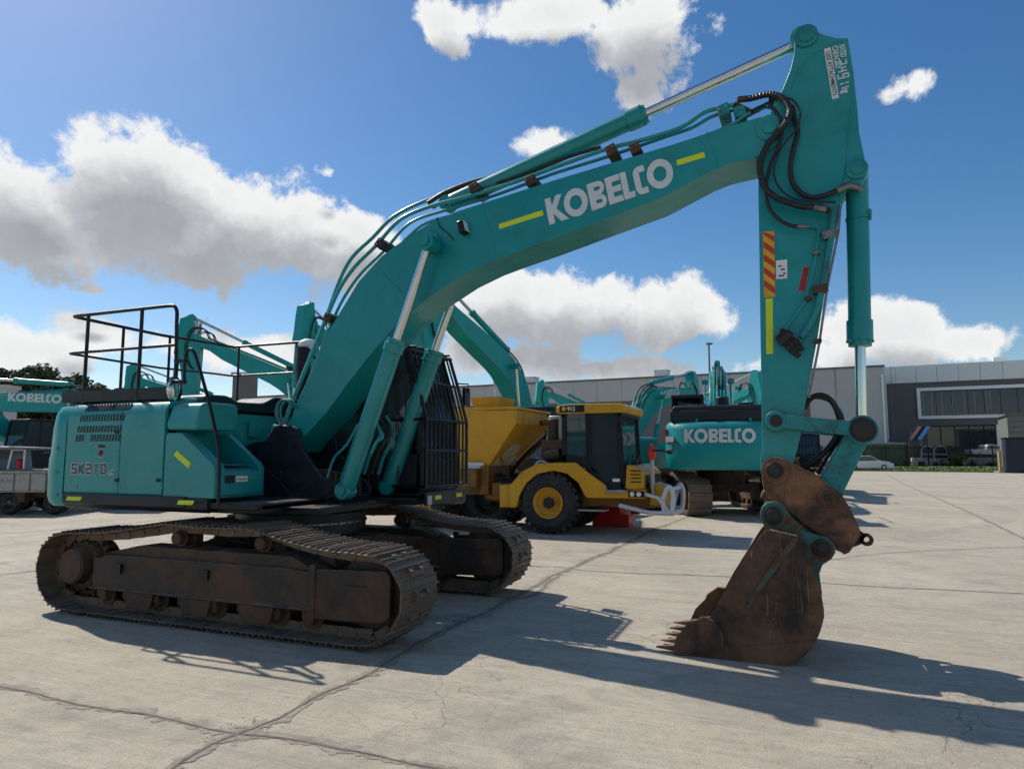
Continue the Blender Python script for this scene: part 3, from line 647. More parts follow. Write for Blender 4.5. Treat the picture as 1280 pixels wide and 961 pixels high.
# ---- arm
b = MB(); b.prism(ARM, -YA, YA, 'y'); arm = b.build('arm', MATS['teal'], H, ang=14, bevel=.006)
for x,y,r in ((1007,46,.10),(1071,212,.085),(970,526,.10)):
    b = MB(); p = P3(x,y,-YA); b.lathe(p+Vector((0,.02,0)),(0,-1,0),[(0,r),(.04,r),(.045,r*.9),(.045,r*.62),(.055,r*.62),(.058,r*.5)],26)
    b.build('pin_boss', MATS['teal_worn'], arm)
# raised edge gusset (the curved flange at the head of the arm)
b = MB(); b.tube(smoothpts(edgepts([(988,112),(1000,86),(1018,68),(1035,58),(1055,51)],-YA-.001),5),.006,6); b.tube([P3(1066,127,-YA-.002),P3(1059,180,-YA-.002)],.008,6); b.tube([P3(1062,170,-YA-.002),P3(1050,250,-YA-.002)],.006,6); b.build('weld_seam', MATS['teal'], arm)
ac = cylinder(P3(560,262,0) + Vector((0,0,.06)), P3(1003,53,0), .605, .088, .047, H, 'arm_cylinder', cap=.20)
kp3 = P3(1077,537,0)
bcy = cylinder(P3(1071,214,0), kp3, .685, .088, .042, H, 'bucket_cylinder', 'teal', cap=.22)
b = MB(); q = P3(1071,298-20,0)
b.lathe(P3(1072,272,0),(0,0,-1),[(0,.095),(.025,.095)],20); b.cyl(P3(1080,270,-.05),P3(1088,262,-.05),.012); b.cyl(P3(1088,275,-.05),P3(1088,262,-.05),.010); b.build('clamp_band', MATS['teal_worn'], bcy)
b = MB(); b.tube(smoothpts([P3(1054,236,-.2),P3(1064,231,-.14),P3(1073,233,-.1),P3(1074,240,-.09)],5),.022,8); b.build('hose_fitting', MATS['steel'], bcy)
# arm hoses
cz = lambda L: [(920+x/4.806, 100+y/4.806) for x,y in L]
def hose(L, r, y0, name='hydraulic_hose', m='hose', parent=arm, rib=False, ramp=None):
    pts = []
    K = cz(L)
    for i,(x,y) in enumerate(K):
        yy = y0 if ramp is None else ramp[0] + (ramp[1]-ramp[0])*min(1,i/(len(K)*.35))
        pts.append(P3(x,y,yy))
    sp = smoothpts(pts, 16 if rib else 6); rr = [r*(.93+.17*((i//2)%2)) for i in range(len(sp))] if rib else r
    b = MB(); b.tube(sp, rr, 10); return b.build(name, MATS[m], parent, smooth=not rib, ang=60)
hose([(60,115),(100,110),(180,90),(250,95),(300,130),(325,190),(300,260),(240,330),(190,390),(155,470),(145,550),(170,640),(230,700),(310,735),(400,760),(500,765),(560,785)],.026,-.30,rib=True,ramp=(-.1,-.30))
hose([(200,120),(290,110),(335,150),(350,230),(370,320),(350,400),(330,500),(335,600),(380,670),(450,705),(530,695),(620,660)],.021,-.24,ramp=(-.1,-.24))
hose([(230,130),(300,110),(350,130),(385,200),(370,280),(310,360),(260,430),(230,520),(235,600),(280,670),(350,715),(450,730),(600,735)],.009,-.31)
hose([(200,150),(260,220),(275,300),(255,400),(210,500),(185,600),(180,680),(200,770),(260,840),(330,875),(380,880)],.016,-.28)
hose([(90,190),(150,160),(220,140),(290,220)],.014,-.12); hose([(40,170),(110,195),(180,165),(250,190),(290,260)],.014,-.05,m='teal_worn')
b = MB(); b.tube([P3(*cz([(470,765)])[0],-.30),P3(*cz([(545,780)])[0],-.30)],.031,10); b.build('hose_fitting', MATS['steel'], arm); b = MB(); b.tube([P3(*cz([(605,665)])[0],-.24),P3(*cz([(680,630)])[0],-.24),P3(*cz([(735,650)])[0],-.2)],.028,10); b.build('hose_fitting', MATS['steel'], arm); b = MB()
b.tube([P3(*cz([(370,880)])[0],-.28),P3(*cz([(440,880)])[0],-.28)],.02,10); b.build('hose_fitting', MATS['steel'], arm)
b = MB(); b.tube([P3(*cz([(60,115)])[0],-.1),P3(*cz([(10,120)])[0],-.12)],.03); b.build('hose_fitting', MATS['frame_steel'], boom); b = MB()
b.tube([P3(918,131,-.16),P3(938,141,-.16)],.03); b.build('hose_fitting', MATS['frame_steel'], boom); b = MB(); b.tube([P3(925,150,-.1),P3(945,139,-.1)],.02); b.build('hose_fitting', MATS['frame_steel'], boom)
# rigid pipes down the arm front edge
ypp = -YA-.03
b = MB(); b.tube(smoothpts([P3(1011,283,ypp),P3(1021,284,ypp),P3(1024,290,ypp)],4)+[P3(1018,330,ypp),P3(1009,365,ypp),P3(1006,378,ypp),P3(988,402,ypp),P3(982,411,ypp)],.010,8); b.build('hydraulic_pipe', MATS['teal'], arm)
b = MB(); b.tube([P3(1041,262,ypp),P3(1040,290,ypp),P3(1030,350,ypp),P3(1022,385,ypp),P3(1013,405,ypp),P3(1002,422,ypp)],.028,10); b.build('hydraulic_pipe', MATS['teal_worn'], arm)
b = MB(); b.tube([P3(1051,254,ypp),P3(1048,290,ypp),P3(1034,360,ypp),P3(1024,430,ypp),P3(1011,497,ypp)],.010,8); b.build('hydraulic_pipe', MATS['steel'], arm)
for x,y in ((1037,294),(1025,362),(1010,374),(1020,317),(1022,427)):
    b = MB(); s = .045 if x>1022 and y<400 else .022; b.box(-s*1.3,s*1.3,-.05,.03,-s*.8,s*.8); b.cyl((-s,-.06,0),(-s,0,0),.012,seg=6); b.cyl((s,-.06,0),(s,0,0),.012,seg=6); b.xf(Matrix.Translation(P3(x,y,-YA-.01))@Matrix.Rotation(R_(-10),4,'Y')); b.build('pipe_clamp', MATS['frame_steel'] if y>350 else MATS['steel'], arm, bevel=.006)
b = MB(); b.box(-.10,.10,-.07,0,-.055,.055); b.box(-.07,-.01,-.10,-.07,-.07,.07); b.box(.02,.06,-.10,-.07,-.06,.06); b.cyl((-.12,-.04,.03),(.13,-.04,.03),.018); b.cyl((-.10,-.05,-.03),(.15,-.05,-.03),.022)
b.xf(Matrix.Translation(P3(986,428,-YA))@Matrix.Rotation(R_(48),4,'Y')); b.build('stop_valve', MATS['rubber'], arm, bevel=.006)
# hoses dropping to the hitch
for (L,r,y) in (([(1006,510),(1012,499),(1024,494),(1036,498),(1045,510),(1050,530),(1044,548),(1030,566),(1012,580),(1001,588)],.024,.02),([(1006,512),(1016,498),(1034,500),(1049,512),(1054,528),(1052,545),(1042,560),(1032,575),(1022,592)],.013,.08)):
    b = MB(); b.tube(smoothpts([P3(a,c,y) for a,c in L],6),r,10); b.build('hydraulic_hose', MATS['hose'], arm, ang=60)
# signs and tapes on the arm
ys = -YA
def quadpx(pts, name, m, parent, yp, th=.0035):
    b = MB(); q = [PL(x,y,yp) for x,y in pts]; b.prism(q, yp-th, yp+.001, 'y'); return b.build(name, m, parent, smooth=False)
hz = quadpx([(953.5,290),(968,289),(969,371),(955,372)],'hazard_panel',MATS['hazard_yellow'],arm,ys)
for k in range(5):
    y = 297+k*16.2 - 6
    quadpx([(954+k*.25,max(290,y-6)),(968+k*.25,y+4 if y+4>290 else 290),(968+k*.25,y+12),(954+k*.25,y+2)],'hazard_stripe',MATS['hazard_red'],hz,ys-.0036,.0015)
tp = quadpx([(957,373.5),(966,373),(966.5,442),(958,443)],'tape',MATS['tape'],arm,ys)
st = quadpx([(970,326),(984,324.5),(984,348),(970.5,349)],'sticker',MATS['white'],arm,ys)
for k,(a,c,w) in enumerate(((973,332,4),(976,336,5),(973,344,7),(979,341,3))): quadpx([(a,c),(a+w,c-.5),(a+w,c+1.5),(a,c+2)],'print_mark',MATS['decal_dark'],st,ys-.0036,.001)
st = quadpx([(1004.5,333.5),(1011.5,333),(1006,364.5),(998,363.5)],'warning_sticker',MATS['red'],arm,ys)
A0 = P3(1009.3,335.5,ys-.004); A1 = P3(1003.4,362,ys-.004); uu = (A1-A0); vv = Vector((0,-1,0)).cross(uu).normalized()
text_obj('KEEP CLEAR','lettering',.032,MATS['decal_dark'],st,A0 - vv*.022,uu,vv,.001,.02,uu.length)
A0 = P3(1030.5,61.5,ys-.001); A1 = P3(1041,124.5,ys-.001); uu = A1-A0; L = uu.length; un = uu.normalized(); vv = Vector((0,-1,0)).cross(uu).normalized()
b = MB(); w = .048; q = [A0-vv*.004, A1-vv*.004, A1+vv*w, A0+vv*w]; b.prism([(p.x,p.z) for p in q], ys-.003, ys+.001, 'y'); pl = b.build('sign_plate', MATS['logo_white'], arm, smooth=False)
text_obj('LESS ATTACHMENTS','lettering',.034,MATS['decal_dark'],pl,A0+un*.035+vv*.005+Vector((0,-.0025,0)),uu,vv,.001,.01,L*.86)
text_obj('CAPACITY','lettering',.046,MATS['logo_white'],arm,A0+vv*.058,uu,vv,.003,.035,L*.46)
text_obj('RATED','lettering',.046,MATS['logo_white'],arm,A0+un*.01+vv*.112,uu,vv,.003,.035,L*.24)
def seg7(ch, org, u, v, w, h, m, parent):
    segs = {'2':'abged','4':'fgbc','9':'abcdfg','1':'bc'}[ch]; t = .011
    R = {'a':(0,w,h-t,h),'g':(0,w,h/2-t/2,h/2+t/2),'d':(0,w,0,t),'f':(0,t,h/2+t/2,h-t),'b':(w-t,w,h/2+t/2,h-t),'e':(0,t,t,h/2-t/2),'c':(w-t,w,t,h/2-t/2)}
    b = MB()
    for s_ in segs:
        x0,x1,z0,z1 = R[s_]; q = [org+u*x0+v*z0, org+u*x1+v*z0, org+u*x1+v*z1, org+u*x0+v*z1]; b.prism([(p.x,p.z) for p in q], ys-.0035, ys+.001, 'y')
    b.build('lettering', m, parent, smooth=False)
for ch, k in (('2',.145),('4',.205),('9',.265),('1',.315)): seg7(ch, A0+un*k+vv*.062, un, vv, .042, .09, MATS['logo_white'], arm)
text_obj('kg','lettering',.075,MATS['logo_white'],arm,A0+un*.385+vv*.062,uu,vv,.003,.04,.055)

# ---- bucket linkage
def bar(p, q, w0, w1, y0, y1, b, r0=None, r1=None):
    p = Vector(p); q = Vector(q); d = (q-p).normalized(); n = Vector((-d.y, d.x)); pts = [p+n*w0,p-n*w0,q-n*w1,q+n*w1]
    b.prism([tuple(x) for x in pts], y0, y1, 'y')
    if r0: b.cyl((p.x,y0-.005,p.y),(p.x,y1+.005,p.y),r0)
    if r1: b.cyl((q.x,y0-.005,q.y),(q.x,y1+.005,q.y),r1)
Lp = Vector(PL(970,526,-.27)); Kp = Vector(PL(1078,537,-.27)); Hp = Vector(PL(1031,624,-.17))
for s in (-1,1):
    b = MB(); bar(Lp,Kp,.055,.06,min(s*.235,s*.285),max(s*.235,s*.285),b,.085,.115); lk = b.build('side_link', MATS['teal_worn'], H, bevel=.006)
b = MB(); bar(Kp,Hp,.085,.10,-.16,.16,b); b.cyl((Kp.x,-.30,Kp.y),(Kp.x,.30,Kp.y),.055); b.cyl((Kp.x,-.17,Kp.y),(Kp.x,.17,Kp.y),.10); hl = b.build('hitch_link', MATS['teal_worn'], H, bevel=.008)
b = MB(); b.lathe((Kp.x,-.288,Kp.y),(0,-1,0),[(0,.10),(.008,.10),(.009,.078),(.03,.075),(.034,.06)],24); b.build('pin', MATS['pin_steel'], hl)
b = MB(); b.cyl((Lp.x,-.30,Lp.y),(Lp.x,-.285,Lp.y),.05); b.build('pin', MATS['pin_steel'], hl)
# ---- quick hitch
hpx = [(952,592),(955,580),(962,573),(971,571),(981,574),(990,579),(1021,594),(1044,611),(1052,617),(1064,638),(1070,650),(1075,662),(1073,672),(1062,690),(1055,693),(1046,686),(1038,676),(1018,664),(1000,650),(982,637),(965,628),(958,622),(953,605)]
HT = [PL(x,y,-.26) for x,y in hpx]
b = MB(); b.prism(HT,-.27,-.235,'y'); b.prism(HT,.235,.27,'y')
b.prism([PL(x,y,-.2) for x,y in ((1046,620),(1058,640),(1066,662),(1055,688),(1040,674),(1010,652),(1000,640),(1030,640))],-.235,.235,'y')
ht = b.build('quick_hitch', MATS['rust_light'], H, bevel=.01)
b = MB()
for x,y,r,h in ((969,588,.068,.07),(1035,622,.048,.05)):
    p = P3(x,y,-.27); b = MB(); b.lathe(p,(0,-1,0),[(0,r*1.6),(.018,r*1.6),(.022,r*1.5),(.022,r*1.15),(.035,r*1.12),(.036,r)],28); b.build('pin_boss', MATS['rust_light'], ht); b = MB(); b.lathe(p,(0,-1,0),[(0,r),(h*.5,r),(h*.5+.004,r*.95),(h*.5+.004,r*.62),(h+.01,r*.58),(h+.012,r*.5)],26)
    b.build('pin', MATS['pin_steel'], ht)
b = MB(); b.tube(edgepts([(960,628),(985,644),(1010,664),(1040,684),(1055,690)],-.272),.010,6); b.tube(edgepts([(985,577),(1020,595),(1045,614)],-.272),.008,6); b.build('flange', MATS['rust_light'], ht)
b = MB()   # lifting eye
c = P3(1083,674,-.02); 
rings = []
for i in range(25):
    a = 2*math.pi*i/24; rings.append((math.cos(a),math.sin(a)))
for i in range(24):
    p0 = rings[i]; p1 = rings[i+1]; q = [(c.x+p0[0]*.022,c.z+p0[1]*.022),(c.x+p0[0]*.05,c.z+p0[1]*.05),(c.x+p1[0]*.05,c.z+p1[1]*.05),(c.x+p1[0]*.022,c.z+p1[1]*.022)]; b.prism(q,-.05,0,'y')
b.prism([PL(x,y,-.02) for x,y in ((1068,657),(1082,668),(1077,679),(1064,684))],-.05,0,'y'); b.build('lifting_eye', MATS['rust_light'], ht)
b = MB(); b.box(-.04,.07,-.15,.15,-.04,.04); b.xf(Matrix.Translation(P3(958,618,0))@Matrix.Rotation(R_(20),4,'Y')); b.build('hook', MATS['rust'], ht, bevel=.02)

# ---- bucket: two shaped cheeks, a curved shell, ears, teeth
yb = .535; ybf = .45
ck = [(958,662),(975,665),(996,670),(1004,690),(1015,713),(1025,738),(1029,760),(1029.5,770),(1026.5,783),(1022,795),(1016,806),(1009,815.5),(1000,823),(993,828),(985,831),(969,833.5),(938,832),(890,826),(859,822),(846,818),(843,808),(850,792),(862,780),(876,771),(888,771),(905,740),(925,708),(945,676)]
CK = [PL(x,y,-yb) for x,y in ck]
b = MB(); b.prism(CK,-yb,-yb+.025,'y'); b.prism(CK,ybf-.025,ybf,'y')
# shell follows the back of the cheek from the top to the cutting edge
sh = [(962,664),(996,671),(1004,690),(1015,713),(1025,738),(1029,760),(1029.5,770),(1026.5,783),(1022,795),(1016,806),(1009,815.5),(1000,823),(993,828),(985,831),(969,833),(938,831),(890,825),(846,817)]
SH = [Vector(PL(x,y,-yb)) for x,y in sh]
for i in range(len(SH)-1):
    a, c = SH[i], SH[i+1]; d = (c-a).normalized(); n = Vector((d.y,-d.x))*.03
    ctr = Vector((4.6,.4)); n = n if (ctr-a).dot(n) > 0 else -n
    q = [a - n*.15, c - n*.15, c+n, a+n]
    b.prism([tuple(p) for p in q], -yb+.002, ybf-.002, 'y')
bu = b.build('bucket', MATS['rust'], H, ang=25)
ear = [(951,648),(950,640),(953,632),(960,627),(970,626),(980,631),(986,640),(997,654),(1008,664),(1022,668),(1034,671),(1043,680),(1044,690),(1039,698),(1028,705),(1024,716),(1028,745),(1024,735),(1014,712),(1004,690),(996,672),(975,666),(958,662)]
E_ = [PL(x,y,-.30) for x,y in ear]
for s in (-1,1):
    b = MB(); b.prism(E_, min(s*.29,s*.335), max(s*.29,s*.335), 'y'); er = b.build('bucket_ear', MATS['rust_teal'], bu, bevel=.008)
    if s == -1:
        for x,y,r in ((966,644,.062),(1027,684,.055)):
            b = MB(); p = P3(x,y,-.335); b.lathe(p,(0,-1,0),[(0,r*1.2),(.02,r*1.2),(.024,r*1.1),(.024,r*.8),(.045,r*.75),(.048,r*.6)],24); b.build('pin', MATS['pin_steel'], er)
for x,y in ((966,644),(1027,684)):
    b = MB(); p = P3(x,y,0); b.cyl((p.x,-.30,p.z),(p.x,.30,p.z),.045); b.build('cross_pin', MATS['rust'], bu)
# teal worn stiffener strip + wear plates on the near cheek
quadpx([(991,672),(998,674),(978,702),(950,738),(936,760),(934,757),(946,733),(968,700)],'stiffener',MATS['rust_teal'],bu,-yb,.012)
quadpx([(858,821),(856,812),(900,806),(960,806),(1022,799),(1015,809),(1000,823),(985,831),(969,833),(938,832),(890,826)],'wear_plate',MATS['rust'],bu,-yb,.016)
quadpx([(842,812),(845,797),(858,781),(880,770),(893,775),(905,792),(906,806),(890,812),(860,818),(846,819)],'side_cutter',MATS['rust'],bu,-yb,.03)
b = MB(); q = [PL(x,y,ybf) for x,y in ((878,757),(884,742),(897,733),(912,735),(905,760),(893,778),(880,775))]; b.prism(q, ybf-.02, ybf+.03, 'y'); b.build('side_cutter', MATS['rust'], bu, bevel=.006)
# cutting lip + teeth in a row
x_l, z_l = PL(846,816,-yb); 
b = MB(); b.prism([(x_l-.03,.022),(x_l+.25,.005),(x_l+.25,.04),(x_l-.0,.055)], -yb+.003, ybf-.003, 'y'); b.build('cutting_edge', MATS['rust'], bu)
for k in range(5):
    y = -yb+.05 + k*(yb+ybf-.10)/4; b = MB(); tx = PL(822,815,-yb)[0]
    b.loft([[Vector((x_l+.14,y-.035,.02)),Vector((x_l+.14,y+.035,.02)),Vector((x_l+.14,y+.035,.085)),Vector((x_l+.14,y-.035,.085))],
            [Vector((x_l+.02,y-.04,.01)),Vector((x_l+.02,y+.04,.01)),Vector((x_l+.02,y+.04,.075)),Vector((x_l+.02,y-.04,.075))],
            [Vector((x_l-.02,y-.032,.014)),Vector((x_l-.02,y+.032,.014)),Vector((x_l-.02,y+.032,.06)),Vector((x_l-.02,y-.032,.06))],
            [Vector((tx-.02,y-.02,.028)),Vector((tx-.02,y+.02,.028)),Vector((tx-.02,y+.02,.034)),Vector((tx-.02,y-.02,.034))]])
    b.build('bucket_tooth', MATS['rust'], bu, bevel=.006)

# ---- cab behind the boom (far side), with bar guard
yc0, yc1 = .42, 1.33
f_t = PL(562,450,yc1); f_m = PL(581,528,yc1); f_b = PL(581,602,yc1); 
cabp = [(-.15,1.16),(-.15,2.80),(0,2.88),(.85,2.88),(f_t[0]-.10,2.80),(f_m[0]-.13,2.0),(f_b[0]-.12,1.25),(f_b[0]-.15,1.16)]
fr = MB()   # pillars and shell built as frame pieces so glass sits between
for y in (yc0, yc1-.05):
    def seg(a, c, w=.05):
        a=Vector(a); c=Vector(c); d=(c-a).normalized(); n=Vector((-d.y,d.x))*w/2; fr.prism([tuple(a+n),tuple(a-n),tuple(c-n),tuple(c+n)], y, y+.05, 'y')
    seg((-.12,1.16),(-.12,2.82),.07); seg((cabp[4][0],2.80),(cabp[5][0],2.0),.07); seg((cabp[5][0],2.0),(cabp[6][0],1.2),.07); seg((.45,1.2),(.45,2.82),.08)
    fr.prism([(-.12,1.16),(cabp[6][0],1.16),(cabp[6][0]+.0,1.60),(-.12,1.75)], y, y+.05, 'y')
fr.box(-.15,cabp[4][0],yc0,yc1,2.80,2.88); fr.box(-.15,cabp[7][0]+.02,yc0,yc1,1.14,1.24); fr.box(-.16,-.10,yc0,yc1,1.16,2.0)
fr.box(cabp[6][0]-.05,cabp[6][0]+.01,yc0,yc1,1.2,1.5)
cab = fr.build('cab', MATS['black'], H, bevel=.012)
b = MB()
gl = [(-.10,1.70),(.9,1.62),(cabp[5][0]-.01,2.0),(cabp[4][0]-.02,2.78),(-.10,2.78)]
b.prism(gl, yc0+.02, yc0+.028, 'y'); b.prism(gl, yc1-.03, yc1-.022, 'y')
b.hexa([(cabp[6][0]-.01,yc0+.05,1.5),(cabp[6][0],yc0+.05,1.5),(cabp[6][0],yc1-.05,1.5),(cabp[6][0]-.01,yc1-.05,1.5),(cabp[5][0]-.01,yc0+.05,2.0),(cabp[5][0],yc0+.05,2.0),(cabp[5][0],yc1-.05,2.0),(cabp[5][0]-.01,yc1-.05,2.0)])
b.hexa([(cabp[5][0]-.01,yc0+.05,2.003),(cabp[5][0],yc0+.05,2.003),(cabp[5][0],yc1-.05,2.003),(cabp[5][0]-.01,yc1-.05,2.003),(cabp[4][0]-.01,yc0+.05,2.78),(cabp[4][0],yc0+.05,2.78),(cabp[4][0],yc1-.05,2.78),(cabp[4][0]-.01,yc1-.05,2.78)])
b.build('cab_window', MATS['glass'], cab, smooth=False)
b = MB(); b.box(.2,.65,.6,1.15,1.3,1.55); b.box(.15,.3,.62,1.12,1.5,2.2); b.box(.18,.28,.72,1.02,2.2,2.42); b.build('operator_seat', MATS['rubber'], cab, bevel=.04)
yA, yZ = .36, 1.38
b = MB(); nb = 11
gx = lambda z: (f_t[0] + (f_m[0]-f_t[0])*(f_t[1]-z)/(f_t[1]-f_m[1])) if z > f_m[1] else f_m[0]
for k in range(nb):
    y = yA + (yZ-yA)*k/(nb-1)
    b.tube([(gx(2.83)-.02,y,2.83),(gx(2.4),y,2.4),(gx(f_m[1]),y,f_m[1]),(gx(1.3),y,1.24)], .013 if 0<k<nb-1 else .022, 6)
for z in (2.81,2.45,f_m[1],PL(581,563,1.33)[1],1.25): b.tube([(gx(z),yA,z),(gx(z),yZ,z)], .016, 6)
# side returns and roof bars
for z in (2.81,f_m[1],1.25): b.tube([(gx(z),yA,z),(.45,yA,z)],.016,6); b.tube([(gx(z),yZ,z),(.45,yZ,z)],.016,6)
for k in range(5): x=.5+k*.13; b.tube([(x,yA,1.25),(x-.02,yA,2.81)],.010,6)
for k in range(7): y=yA+(yZ-yA)*k/6; b.tube([(.1,y,2.93),(gx(2.83)-.02,y,2.86)],.014,6)
b.tube([(.1,yA,2.93),(.1,yZ,2.93)],.016,6)
b.build('bar_guard', MATS['rail_black'], cab, ang=60)
b = MB(); zb0 = PL(570,626,1.33)[1]; b.prism([(yA,1.19),(yZ,1.19),(yZ-.03,1.04),(yZ-.10,1.01),(yA,1.04)], f_b[0]-.03, f_b[0]+.01, 'x'); fp = b.build('front_apron', MATS['decal_grey'] if False else MATS['slate'], cab, bevel=.015)
for y in (.62,1.15): 
    b = MB(); b.box(f_b[0]+.01,f_b[0]+.015,y-.075,y+.075,1.10,1.145); b.build('reflector', MATS['lime'], cab, smooth=False)
b = MB(); b.box(f_b[0]+.01,f_b[0]+.015,yA+.02,yA+.11,1.05,1.15); b.build('sticker', MATS['decal_grey'], cab, smooth=False)
b = MB(); b.tube([(gx(2.5),yZ,2.5),(gx(2.5)+.1,yZ+.12,2.5),(gx(2.5)+.1,yZ+.12,2.4)],.01,6); b.box(gx(2.5)+.05,gx(2.5)+.09,yZ+.05,yZ+.2,2.22,2.45); b.build('mirror', MATS['rail_black'], cab, bevel=.01)
# ================================================================= background excavators (same family of machine, other poses)
def rot2(p, a): c, s = math.cos(a), math.sin(a); return Vector((p[0]*c-p[1]*s, p[0]*s+p[1]*c))
BA0 = math.atan2(TIP.y-FOOT.y, TIP.x-FOOT.x)
AA0 = math.atan2(BPIN.y-AFOOT.y, BPIN.x-AFOOT.x)
BOOM_L = [rot2(Vector(p)-FOOT, -BA0) for p in BOOM]; BL = (TIP-FOOT).length
ARM_L = [rot2(Vector(p)-AFOOT, -AA0) for p in ARM]
ACYL_L, BCYL_L, BPIN_L, LPIN_L = [rot2(p-AFOOT, -AA0) for p in (ACYL, BCYL, BPIN, LPIN)]
BT_L = rot2(Vector((t.x,t.z))-FOOT, -BA0); AB_L = rot2(Vector(PL(560,256,0))-FOOT, -BA0)
CKB = [rot2(Vector(p)-BPIN, -AA0) for p in CK]
far_track = None
def make_far_track(parent, y):
    global far_track
    if far_track is None:
        path = resample(track_path(), NSH); b = MB()
        for p, d in path:
            a = math.atan2(d.y, d.x); m = Matrix.Translation((p.x,0,p.y)) @ Matrix.Rotation(-a+math.pi,4,'Y'); k = b.mark()
            b.prism([(-.09,-.06),(.09,-.06),(.09,.012),(.035,.012),(.03,.036),(-.0,.036),(-.005,.012),(-.09,.012)],-.30,.30,'y'); b.xf(m,k)
        fo = b.build('track', MATS['track_steel'], parent, smooth=False)
        b = MB(); b.prism([(-1.5,.25),(1.5,.25),(1.5,.6),(.9,.68),(-.9,.68),(-1.5,.6)],-.2,.2,'y'); b.lathe((1.8,-.15,.455),(0,1,0),[(0,.1),(0,.34),(.3,.34),(.3,.1)],24); b.lathe((-1.8,-.15,.455),(0,1,0),[(0,.1),(0,.33),(.3,.33),(.3,.1)],24)
        for k in range(7): b.cyl((-1.3+k*.42,-.2,.2),(-1.3+k*.42,.2,.2),.1,seg=12)
        b.build('track_frame', MATS['frame_steel'], fo)
        fo.location = (0,y,0); far_track = fo; return fo
    c = copy_tree(far_track, parent); c.location = (0,y,0); return c
def far_excavator(loc, rz, bang, aang, label, track_rz=0.0, zs=1.0, logo_side=None, guard=False, mt='teal_far', rear_logo=False, arm_sign=False, group='teal excavators parked across the yard'):
    r = empty('excavator', loc, rz, label, 'excavator', group); r.scale = (1,1,zs)
    for y in (-1.195,1.195):
        o = make_far_track(r, y)
        if track_rz: o.matrix_basis = Matrix.Rotation(track_rz,4,'Z') @ Matrix.Translation((0,y,0))
    m = MATS[mt]
    b = MB(); b.box(-.8,.8,-1.0,1.0,.5,.7); b.cyl((0,0,.65),(0,0,1.05),.66,seg=32); b.box(-2.0,1.0,-1.33,1.33,1.04,1.14); b.build('undercarriage_body', MATS['frame_steel'], r)
    b = MB(); b.loft([cw_ring(1.06,.56,1.30), cw_ring(1.12,.62,1.35), cw_ring(1.58,.66,1.37), cw_ring(1.62,.64,1.36), cw_ring(1.95,.62,1.36), cw_ring(2.08,.55,1.33), cw_ring(2.14,.42,1.26)])
    cw = b.build('counterweight', MATS['teal_cast'], r, ang=40)
    if rear_logo:
        # letters follow the gently bowed rear face
        xr_ = -2.862; lg = logo('lettering', MATS['logo_white'], cw, (xr_,.86,1.66), (0,-1,0), (0,0,1), 1.72, .30)
        for v in lg.data.vertices:
            t = abs(v.co.y)/1.36; v.co.x = -2.2 - .655*(1-t**3.2)**.62 - (.004 if v.co.x < xr_-.001 else .0005)
        b = MB(); b.box(-2.54,-2.52,1.20,1.30,1.62,1.84)
        for y in (-.75,.55): b.cyl((-2.6,y,2.13),(-2.6,y,2.20),.03,seg=10)
        b.build('lifting_eye', m, cw)
        b = MB(); b.box(-2.66,-2.5,-.06,.10,2.13,2.21); b.build('rear_camera', MATS['rail_black'], cw, bevel=.01)
        b = MB(); b.box(-2.5,-1.9,-1.25,1.22,2.14,2.40); b.prism([(-1.22,2.40),(1.20,2.40),(1.1,2.50),(-1.15,2.50)],-2.5,-1.5,'x'); b.build('engine_hood', MATS['slate'], r, bevel=.03)
        b = MB(); b.cyl((-1.6,-.1,2.45),(-1.6,-.1,2.74),.17,seg=18); b.box(-1.7,-1.3,.3,.8,2.5,2.58); b.box(-1.7,-1.4,-.9,-.5,2.5,2.6); b.build('exhaust_cover', MATS['black'], r, bevel=.02)
        b = MB(); b.tube([(-1.3,-1.2,2.4),(-1.3,-1.2,2.75),(.2,-1.2,2.75)],.018,6); b.build('handrail', MATS['rail_black'], r)
        b = MB(); b.prism([(1.365,1.72),(1.365,1.98),(1.30,1.98),(1.30,1.72)],-2.40,-2.20,'x'); b.box(-2.62,-2.60,1.10,1.32,1.63,1.66)
        b.build('reflector', MATS['red'], cw); 
        b = MB(); b.box(-2.70,-2.55,1.13,1.33,1.68,1.80); b.build('sticker', MATS['white'], cw)
    b = MB(); b.prism(side_prof(1.14,2.10), -2.05, -.5, 'x'); b.prism([(-1.3,1.14),(-1.3,1.7),(-.5,1.7),(-.5,1.14)],-.5,.65,'x'); b.prism([(1.35,1.14),(1.35,2.05),(1.2,2.12),(-1.2,2.12),(-1.2,1.14)],-2.05,-.25,'x'); b.build('body', m, r, bevel=.02)
    # cab
    b = MB(); y0,y1 = .42,1.33
    for y in (y0,y1-.06):
        b.prism([(-.15,1.14),(1.25,1.14),(1.28,1.5),(-.15,1.7)],y,y+.06,'y'); b.prism([(-.15,1.7),(-.07,1.7),(-.05,2.85),(-.13,2.85)],y,y+.06,'y'); b.prism([(1.20,1.5),(1.27,1.5),(1.02,2.85),(.95,2.85)],y,y+.06,'y'); b.prism([(.42,1.6),(.5,1.6),(.5,2.85),(.42,2.85)],y,y+.06,'y')
    b.prism([(-.16,2.84),(1.03,2.84),(.98,2.93),(-.12,2.93)],y0-.01,y1+.01,'y'); b.box(1.2,1.27,y0+.06,y1-.06,1.14,1.5); b.box(-.15,-.1,y0+.06,y1-.06,1.14,1.9)
    cb = b.build('cab', MATS['black'], r, bevel=.015)
    b = MB(); 
    for y in (y0+.02,y1-.03): b.prism([(-.08,1.7),(1.21,1.52),(.97,2.84),(-.08,2.84)],y,y+.008,'y')
